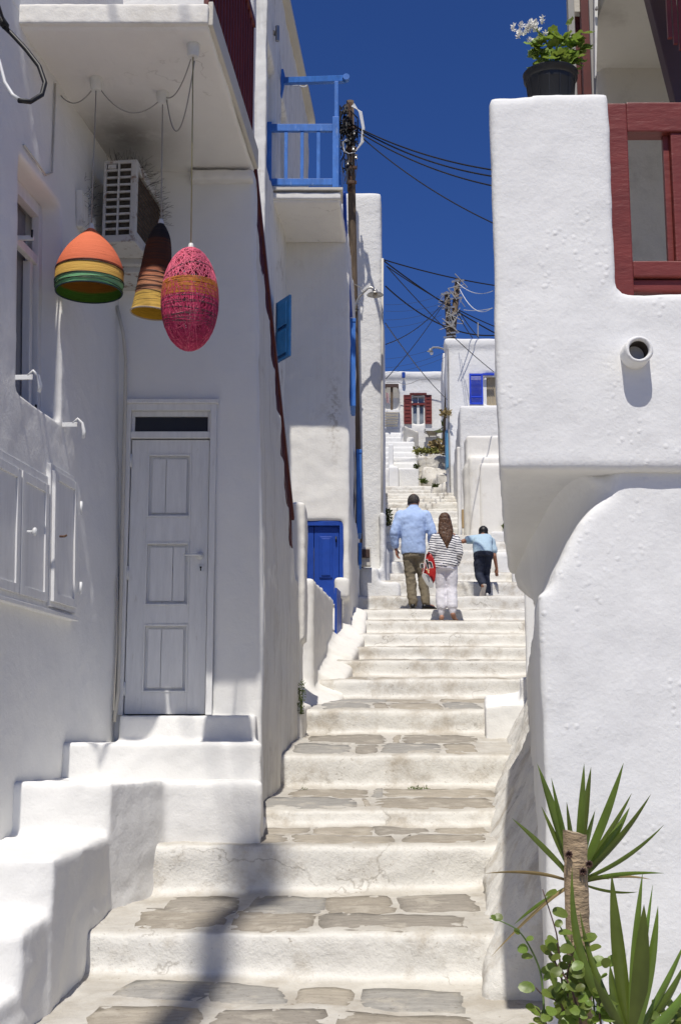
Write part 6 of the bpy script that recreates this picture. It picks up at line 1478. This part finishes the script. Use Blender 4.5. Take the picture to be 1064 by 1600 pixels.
TI = [((405,125),34,(10,0)),((415,160),30,(0,0)),((290,375),26,(0,-12)),((425,322),24,(0,0)),((620,125),34,(0,0)),((652,140),40,(0,0)),((800,122),38,(10,0)),((838,260),30,(15,0)),((828,325),40,(12,8)),((925,265),32,(18,10)),((985,405),22,(10,25)),((985,627),18,(0,-14)),((925,655),14,(0,-20)),((865,712),14,(0,16)),((165,628),16,(20,-20)),((300,862),16,(-20,0)),((195,1008),15,(40,-60)),((670,340),30,(0,0)),((470,190),28,(0,0)),((735,655),20,(0,-16)),((500,560),20,(-6,0)),((540,300),26,(0,0)),((720,380),30,(5,0))]
for k, ((tx, ty_), wpx, bd) in enumerate(TI):
    dy = rnd.uniform(-.18, .12) if k > 2 else .05
    tp = ZP(tx, ty_, 4.62+dy); w_ = wpx/2.923*PYy/F*1.25
    a = math.atan2(ty_-620, tx-585); bs_ = c0+Vector((math.cos(a)*.02, rnd.uniform(-.02,.03), -math.sin(a)*.02-.02))
    sc_ = PYy/F/2.923
    blade('leaf', bs_, tp, w_, (bd[0]*sc_, 0, -bd[1]*sc_), M['dryplant'] if k in (12,14,16) else M['yucca'], y1, twist=rnd.uniform(-.5,.5))
y2 = empty('yucca_plant', ZP(830, 1500, 4.2), 'broad-leaved yucca rosette at the bottom right corner in front of the wall', 'plant')
c2_ = ZP(835, 1345, 4.2)
m_ = MB(); m_.tube([Vector((c2_.x, 4.22, -1.5)), c2_], [.035,.04], 10); m_.build('trunk', M['bark'], y2, smooth=True)
TI = [((745,625),62,(-8,0)),((887,622),40,(-8,0)),((893,768),74,(10,0)),((933,678),26,(0,0)),((957,775),44,(12,0)),((565,598),44,(-70,60)),((738,1045),52,(-10,0)),((1085,930),40,(10,10)),((1090,1020),46,(14,20)),((1100,1120),44,(14,28)),((600,800),30,(-30,20)),((500,850),34,(-10,0)),((1060,1230),30,(0,30)),((660,1090),40,(-10,0))]
for k, ((tx, ty_), wpx, bd) in enumerate(TI):
    tp = ZP(tx, ty_, 4.2+rnd.uniform(-.12,.10)); sc_ = 4.2/F/2.923; w_ = wpx*sc_*1.15
    a = math.atan2(ty_-1400, tx-835); blade('leaf', c2_+Vector((math.cos(a)*.035, rnd.uniform(-.03,.03), -math.sin(a)*.02-.03)), tp, w_, (bd[0]*sc_, 0, -bd[1]*sc_), M['yucca'], y2, twist=rnd.uniform(-.45,.45))
# sawn trunk
tk = empty('sawn_trunk', ZP(590, 1300, 4.4), 'upright sawn-off brown palm trunk standing in front of the yucca leaves', 'trunk')
ax0 = ZP(590, 1300, 4.4); ax1 = ZP(577, 440, 4.4)
m_ = MB(); n = 22; rings = []
H_ = (ax1-ax0).length; base_ = Vector((ax0.x+.01, 4.4, -1.5))
K_ = 60
for i in range(K_+1):
    t_ = i/K_; c = base_.lerp(ax1, t_); rr = .0465*4.4/5.3*1.02*(1.0+.02*math.sin(i*1.9))
    rings.append([c+Vector((rr*math.cos(a)*(1+.07*noise.noise(Vector((math.cos(a)*2, math.sin(a)*2, i*.5)))), rr*math.sin(a)*(1+.07*noise.noise(Vector((math.cos(a)*2, math.sin(a)*2, i*.5)))), 0)) for a in [2*math.pi*k/n for k in range(n)]])
for k, p in enumerate(rings[-1]): p.z += -.008*(p.x-ax1.x)/.04 + .004*noise.noise(p*40)
m_.loft(rings, cap=False); m_.build('trunk', M['bark'], tk, smooth=True)
m_ = MB(); m_.add(rings[-1], [tuple(range(n))]); m_.build('cut_top', simple('cut_wood', (.42,.34,.23,1), .9, var=.5, vs=40, bumpd=.004), tk)
for (x, y) in ((612,618),(640,585),(548,540)):
    m_ = MB(); c = ZP(x, y, 4.36)
    for q_ in range(9): a = q_*.7; m_.bar(c+Vector((0,.01,0)), c+Vector((math.cos(a)*.011, -.012, math.sin(a)*.012)), .004, .006)
    m_.build('branch_scar', M['stem'], tk)
for v in tk.children: pass
# round-leaved shrub
vn = empty('leafy_shrub', ZP(520, 1400, 4.3), 'sprawling round-leaved shrub with reddish stems around the foot of the sawn trunk', 'plant')
def leaf_mesh(kind):
    m_ = MB(); n = 12; vs = [(0,0,0)]
    for ring_, rr in ((1,.55),(2,1.0)):
        for k in range(n):
            a = 2*math.pi*k/n; r = rr*(1 - (.16 if kind == 0 else .30)*(1+math.cos(a))*.5*(0 if ring_ == 1 else 1) + (.20 if kind == 1 else .0)*max(0, -math.cos(a))**3)
            x = -math.cos(a)*r; y = math.sin(a)*r*.86
            vs.append((x+1, y, .13*abs(y)-.10*x*x*rr+.04*math.sin(3*a)*rr))
    fs = [(0, 1+k, 1+(k+1)%n) for k in range(n)]+[(1+k, 1+n+k, 1+n+(k+1)%n, 1+(k+1)%n) for k in range(n)]
    vs[0] = (1, 0, 0); m_.add(vs, fs); me = m_.mesh('leaf', True); me.materials.append(M['vine']); return me
LM = [leaf_mesh(0), leaf_mesh(1)]
def put_leaf(p, dirv, size, parent, mesh_, up=None):
    o = bpy.data.objects.new('leaf', mesh_); COL.objects.link(o); o.parent = parent
    d = Vector(dirv).normalized(); u = Vector(up or (rnd.uniform(-.5,.5), -.75+rnd.uniform(-.4,.4), .75+rnd.uniform(-.4,.4))); s_ = u.cross(d).normalized(); u = d.cross(s_)
    mt = Matrix((d, s_, u)).transposed().to_4x4(); o.rotation_euler = mt.to_euler(); o.location = Vector(p)-wloc(parent); o.scale = (size, size, size); return o
STM = [[(440,1310),(430,1150),(415,1060),(370,960),(320,890),(250,850),(190,832)],[(520,1330),(520,1150),(500,950),(485,870),(430,700)],[(610,1330),(560,1150),(480,1020),(465,960)],[(670,1320),(660,1180),(640,1020),(600,930)],
       [(560,1340),(520,1230),(430,1180),(400,1150)],[(700,1340),(690,1230),(740,1180)],[(760,1350),(700,1250),(640,1230)],[(460,1350),(430,1280),(400,1240)],[(600,1350),(600,1290),(560,1250)],[(1010,1350),(1000,1270),(1050,1240)],[(540,1330),(545,1180),(545,1080),(580,960)],[(960,1350),(990,1300),(1064,1290)]]
for si, path in enumerate(STM):
    pts = [ZP(x, y, 4.25+.04*math.sin(si*2+k)) for k, (x, y) in enumerate(path)]
    fine = []
    for i in range(len(pts)-1):
        p0 = pts[max(i-1,0)]; p1 = pts[i]; p2 = pts[i+1]; p3 = pts[min(i+2, len(pts)-1)]
        for k in range(5): t_ = k/5; fine.append(.5*((2*p1)+(p2-p0)*t_+(2*p0-5*p1+4*p2-p3)*t_*t_+(-p0+3*p1-3*p2+p3)*t_**3))
    fine.append(pts[-1])
    m_ = MB(); m_.tube(fine, [.0038-.0022*k/len(fine) for k in range(len(fine))], 6); m_.build('stem', M['stem'] if si % 3 else M['greenstem'], vn, smooth=True)
    for k in range(3, len(fine), 2):
        if si == 0 and k < 14 and rnd.random() < .4: continue
        if si == 0 and 19 < k < 27: continue
        p = fine[k]; s_ = rnd.uniform(.014,.027)*(1.1 if si else .8)
        dv_ = Vector((rnd.choice((-1,1))*rnd.uniform(.5,1), rnd.uniform(-.6,.2), rnd.uniform(-.35,.7)))
        put_leaf(p, dv_, s_, vn, rnd.choice(LM))
for k in range(95):
    x = rnd.triangular(400, 760, 560); y = rnd.triangular(960, 1330, 1290)
    if x < 430 and y < 1150: continue
    put_leaf(ZP(x, y, 4.25+rnd.uniform(-.10,.14)), (rnd.uniform(-1,1), rnd.uniform(-.7,.2), rnd.uniform(-.4,.7)), rnd.uniform(.013,.025), vn, rnd.choice(LM))
for k in range(26): put_leaf(ZP(rnd.uniform(930,1080), rnd.uniform(1215,1330), 4.3+rnd.uniform(-.1,.1)), (rnd.uniform(-1,1), rnd.uniform(-.7,.2), rnd.uniform(-.3,.7)), rnd.uniform(.012,.02), vn, rnd.choice(LM))
# planting bed below the frame
m_ = MB(); m_.box(.35, 1.9, 4.05, 4.97, -1.62, -1.42); o = m_.build('planting_bed', M['soil'], None, bevel=.02, at=(1.1, 4.5, -1.6)); tag(o, 'earth bed at the foot of the near right wall holding the yuccas', 'planting bed')

# ---- geranium in black pot
GY = 5.16
gp0 = P(860, 139, GY); gz0 = ZT+.012
ge = empty('potted_geranium', (gp0.x, GY, gz0), 'white-flowered geranium in a black plastic pot on top of the white pillar', 'potted plant')
pr_ = 42*GY/F*1.08; ph = P(860, 121, GY).z-gz0+.012
def lathe_at(prof, mat, name, n=40, smooth=True):
    m_ = MB(); m_.lathe(prof, (gp0.x, GY, gz0), n); return m_.build(name, mat, ge, smooth=smooth)
lathe_at([(.001,0),(pr_*.76,0),(pr_*.80,.01),(pr_*.91,ph*.80),(pr_*.93,ph*.82),(pr_*.99,ph*.84),(pr_*1.0,ph*.98),(pr_*1.02,ph),(pr_*.96,ph*1.0),(pr_*.93,ph*.9),(pr_*.90,ph*.7)], M['potblack'], 'pot')
for k in range(14):
    a = 2*math.pi*k/14; m_ = MB(); m_.bar((gp0.x+pr_*.805*math.cos(a), GY+pr_*.805*math.sin(a), gz0+.01), (gp0.x+pr_*.905*math.cos(a), GY+pr_*.905*math.sin(a), gz0+ph*.78), .004, .004); m_.build('rib', M['potblack'], ge)
m_ = MB(); m_.add([(gp0.x+pr_*.91*math.cos(2*math.pi*k/24), GY+pr_*.91*math.sin(2*math.pi*k/24), gz0+ph*.86) for k in range(24)], [tuple(range(24))]); m_.build('soil', M['soil'], ge)
def ger_leaf():
    m_ = MB(); n = 24; vs = [(.25,0,0)]
    for rr in (.5, 1.0):
        for k in range(n):
            a = 2*math.pi*k/n; r = rr*(1+(.08*math.sin(a*7) if rr == 1 else 0)-(.55*max(0, math.cos(a-math.pi))**10)); x = math.cos(a)*r+.8; y = math.sin(a)*r
            vs.append((x, y, .22*rr*rr+.10*rr*math.sin(5*a)))
    vs[0] = (.8,0,0); fs = [(0,1+k,1+(k+1)%n) for k in range(n)]+[(1+k,1+n+k,1+n+(k+1)%n,1+(k+1)%n) for k in range(n)]
    m_.add(vs, fs); me = m_.mesh('leaf', True); me.materials.append(M['geran']); return me
GL = ger_leaf(); rnd = random.Random(5)
for k in range(100):
    a = rnd.uniform(0, 2*math.pi); rr = pr_*rnd.uniform(.1, .95)**.6; hgt = rnd.random()
    cx_ = gp0.x+.028+rr*math.cos(a)*(.62+.38*hgt); cy_ = GY+rr*math.sin(a)*.7; cz_ = gz0+ph+.005+hgt*.17
    d = Vector((math.cos(a), math.sin(a)*.7-.25, rnd.uniform(-.5,.5)))
    put_leaf((cx_, cy_, cz_), d, rnd.uniform(.022,.038), ge, GL, up=(rnd.uniform(-.5,.5)+d.x*.4, -.6+rnd.uniform(-.5,.3), .8+rnd.uniform(-.5,.5)))
put_leaf(P(905,52,GY-.04), (1,-.3,-.2), .036, ge, GL, up=(.1,-.6,1)); put_leaf(P(878,62,GY-.09), (-.8,-.4,.2), .030, ge, GL, up=(0,-.7,.9)); put_leaf(P(885,42,GY-.04), (.4,-.3,.4), .026, ge, GL)
for k in range(10):
    m_ = MB(); a = rnd.uniform(0,6.28); m_.tube([(gp0.x+.02*math.cos(a), GY+.02*math.sin(a), gz0+ph*.86), (gp0.x+.02+.045*math.cos(a), GY+.04*math.sin(a), gz0+ph+.09)], [.005,.003], 6); m_.build('stem', M['greenstem'], ge, smooth=True)
m_ = MB(); m_.tube([P(866,70,GY-.03), P(852,58,GY-.06), P(838,49,GY-.07)], [.0035,.0025,.0025], 6); m_.build('flower_stalk', M['greenstem'], ge, smooth=True)
def petal(m_, c, d, s_):
    d = d.normalized(); a = d.orthogonal().normalized(); b_ = d.cross(a); k = len(m_.v)
    n = 8; vs = [c]+[c+d*s_*(.6+.55*math.cos(2*math.pi*j/n))+a*s_*.55*math.sin(2*math.pi*j/n)+b_*s_*.12*math.cos(4*math.pi*j/n) for j in range(n)]
    m_.add(vs, [(0,1+j,1+(j+1)%n) for j in range(n)])
for (fx, fy, nfl, sp) in ((828,42,30,19),(812,50,5,6),(829,62,2,3)):
    for k in range(nfl):
        c = P(fx+rnd.gauss(0,sp*.5), fy+rnd.gauss(0,sp*.42), GY-.06+rnd.gauss(0,.014)); m_ = MB()
        ax_ = Vector((rnd.uniform(-.8,.8), -1, rnd.uniform(-.3,.9))).normalized(); u = ax_.orthogonal().normalized(); v_ = ax_.cross(u)
        for j in range(5): a = j*1.2566+rnd.random()*.3; petal(m_, c, u*math.cos(a)+v_*math.sin(a)+ax_*.35, .0135)
        m_.build('flower', M['petal'], ge, smooth=True)

# ---- weeds and dry shrubs
def weed(px, py, Y, wpx, hpx, n, label, mat=None, loc=None, ls=.02, cat='weed'):
    c = loc or P(px, py, Y); t_ = MB(); rr = random.Random(int(px*7+py)); sx_ = wpx*Y/F; sz_ = hpx*Y/F
    for k in range(n):
        p = c+Vector((rr.uniform(-1,1)*sx_/2, rr.uniform(-.5,.3)*sx_*.5, rr.random()*sz_)); d = Vector((rr.uniform(-1,1), rr.uniform(-1,.3), rr.uniform(-.2,1))).normalized(); s_ = d.orthogonal().normalized(); L = ls*rr.uniform(.6,1.5)
        t_.add([p, p+d*L*.5+s_*L*.28, p+d*L, p+d*L*.5-s_*L*.28], [(0,1,2,3)])
    for k in range(max(3, n//12)): t_.tube([c+Vector((rr.uniform(-.2,.2)*sx_, 0, 0)), c+Vector((rr.uniform(-.45,.45)*sx_, -.01, sz_*rr.uniform(.5,1)))], .0022, 3)
    o = t_.build('weed', mat or M['weed'], None, at=c); tag(o, label, cat); return o
z_d = lambda x, Y: down(x, Y)
p = P(468, 1105, 11.9); weed(467, 1115, 12.0, 10, 52, 160, 'tall thin green weed growing from the crack at the foot of the stair wall', ls=.02, loc=Vector((SW(12.0,.03,0).x, 12.0, P(467,1116,12.0).z)))
sl2 = MB(); sl2.bar(P(465,1070,11.95), P(466,1112,11.95), .05, .05, up=(0,1,0)); 
x_ = P(655, 1218, 10.45).x; weed(655, 1218, 10.9, 30, 5, 60, 'small green weed on the tread at the base of a step riser, right of centre', loc=Vector((x_, 10.48, (down(x_,10.45) or 0)-.003)), ls=.016)
x_ = P(475, 1224, 10.45).x; weed(475, 1224, 10.9, 9, 4, 16, 'tiny dark weed on a tread left of centre', loc=Vector((x_, 10.48, (down(x_,10.45) or 0)-.003)), ls=.012)
weed(606, 822, 22.6, 11, 26, 190, 'leafy green weed on the white wall just left of the man', ls=.05, cat='weed')
weed(697, 690, 42.0, 14, 30, 50, 'green agave-like shrub beside the corner of the uphill right house', ls=.35, cat='shrub')
weed(690, 710, 41.8, 36, 18, 260, 'dry brown and green shrub spilling over the rocks below the far house', M['dryplant'], ls=.16, cat='shrub')
weed(665, 710, 41.6, 34, 8, 200, 'yellow-green low shrub trailing along the top of the rocks', simple('yellow_green', (.22,.22,.05,1), .8), ls=.12, cat='shrub')
weed(651, 733, 39.3, 9, 6, 60, 'dark green weed tuft on the rock left of centre', ls=.09); weed(661, 756, 36.8, 9, 6, 60, 'dark green weed tuft on the far steps', ls=.09); weed(680, 762, 36.2, 7, 5, 40, 'small dull weed tuft beside the far right wall foot', ls=.08)
weed(789, 828, 27.2, 7, 10, 60, 'small green weed at the right wall beside the boy', ls=.06)
weed(696, 652, 37.8, 12, 12, 50, 'dried stalk clump hanging on the corner of the uphill right house', M['dryplant'], ls=.14)
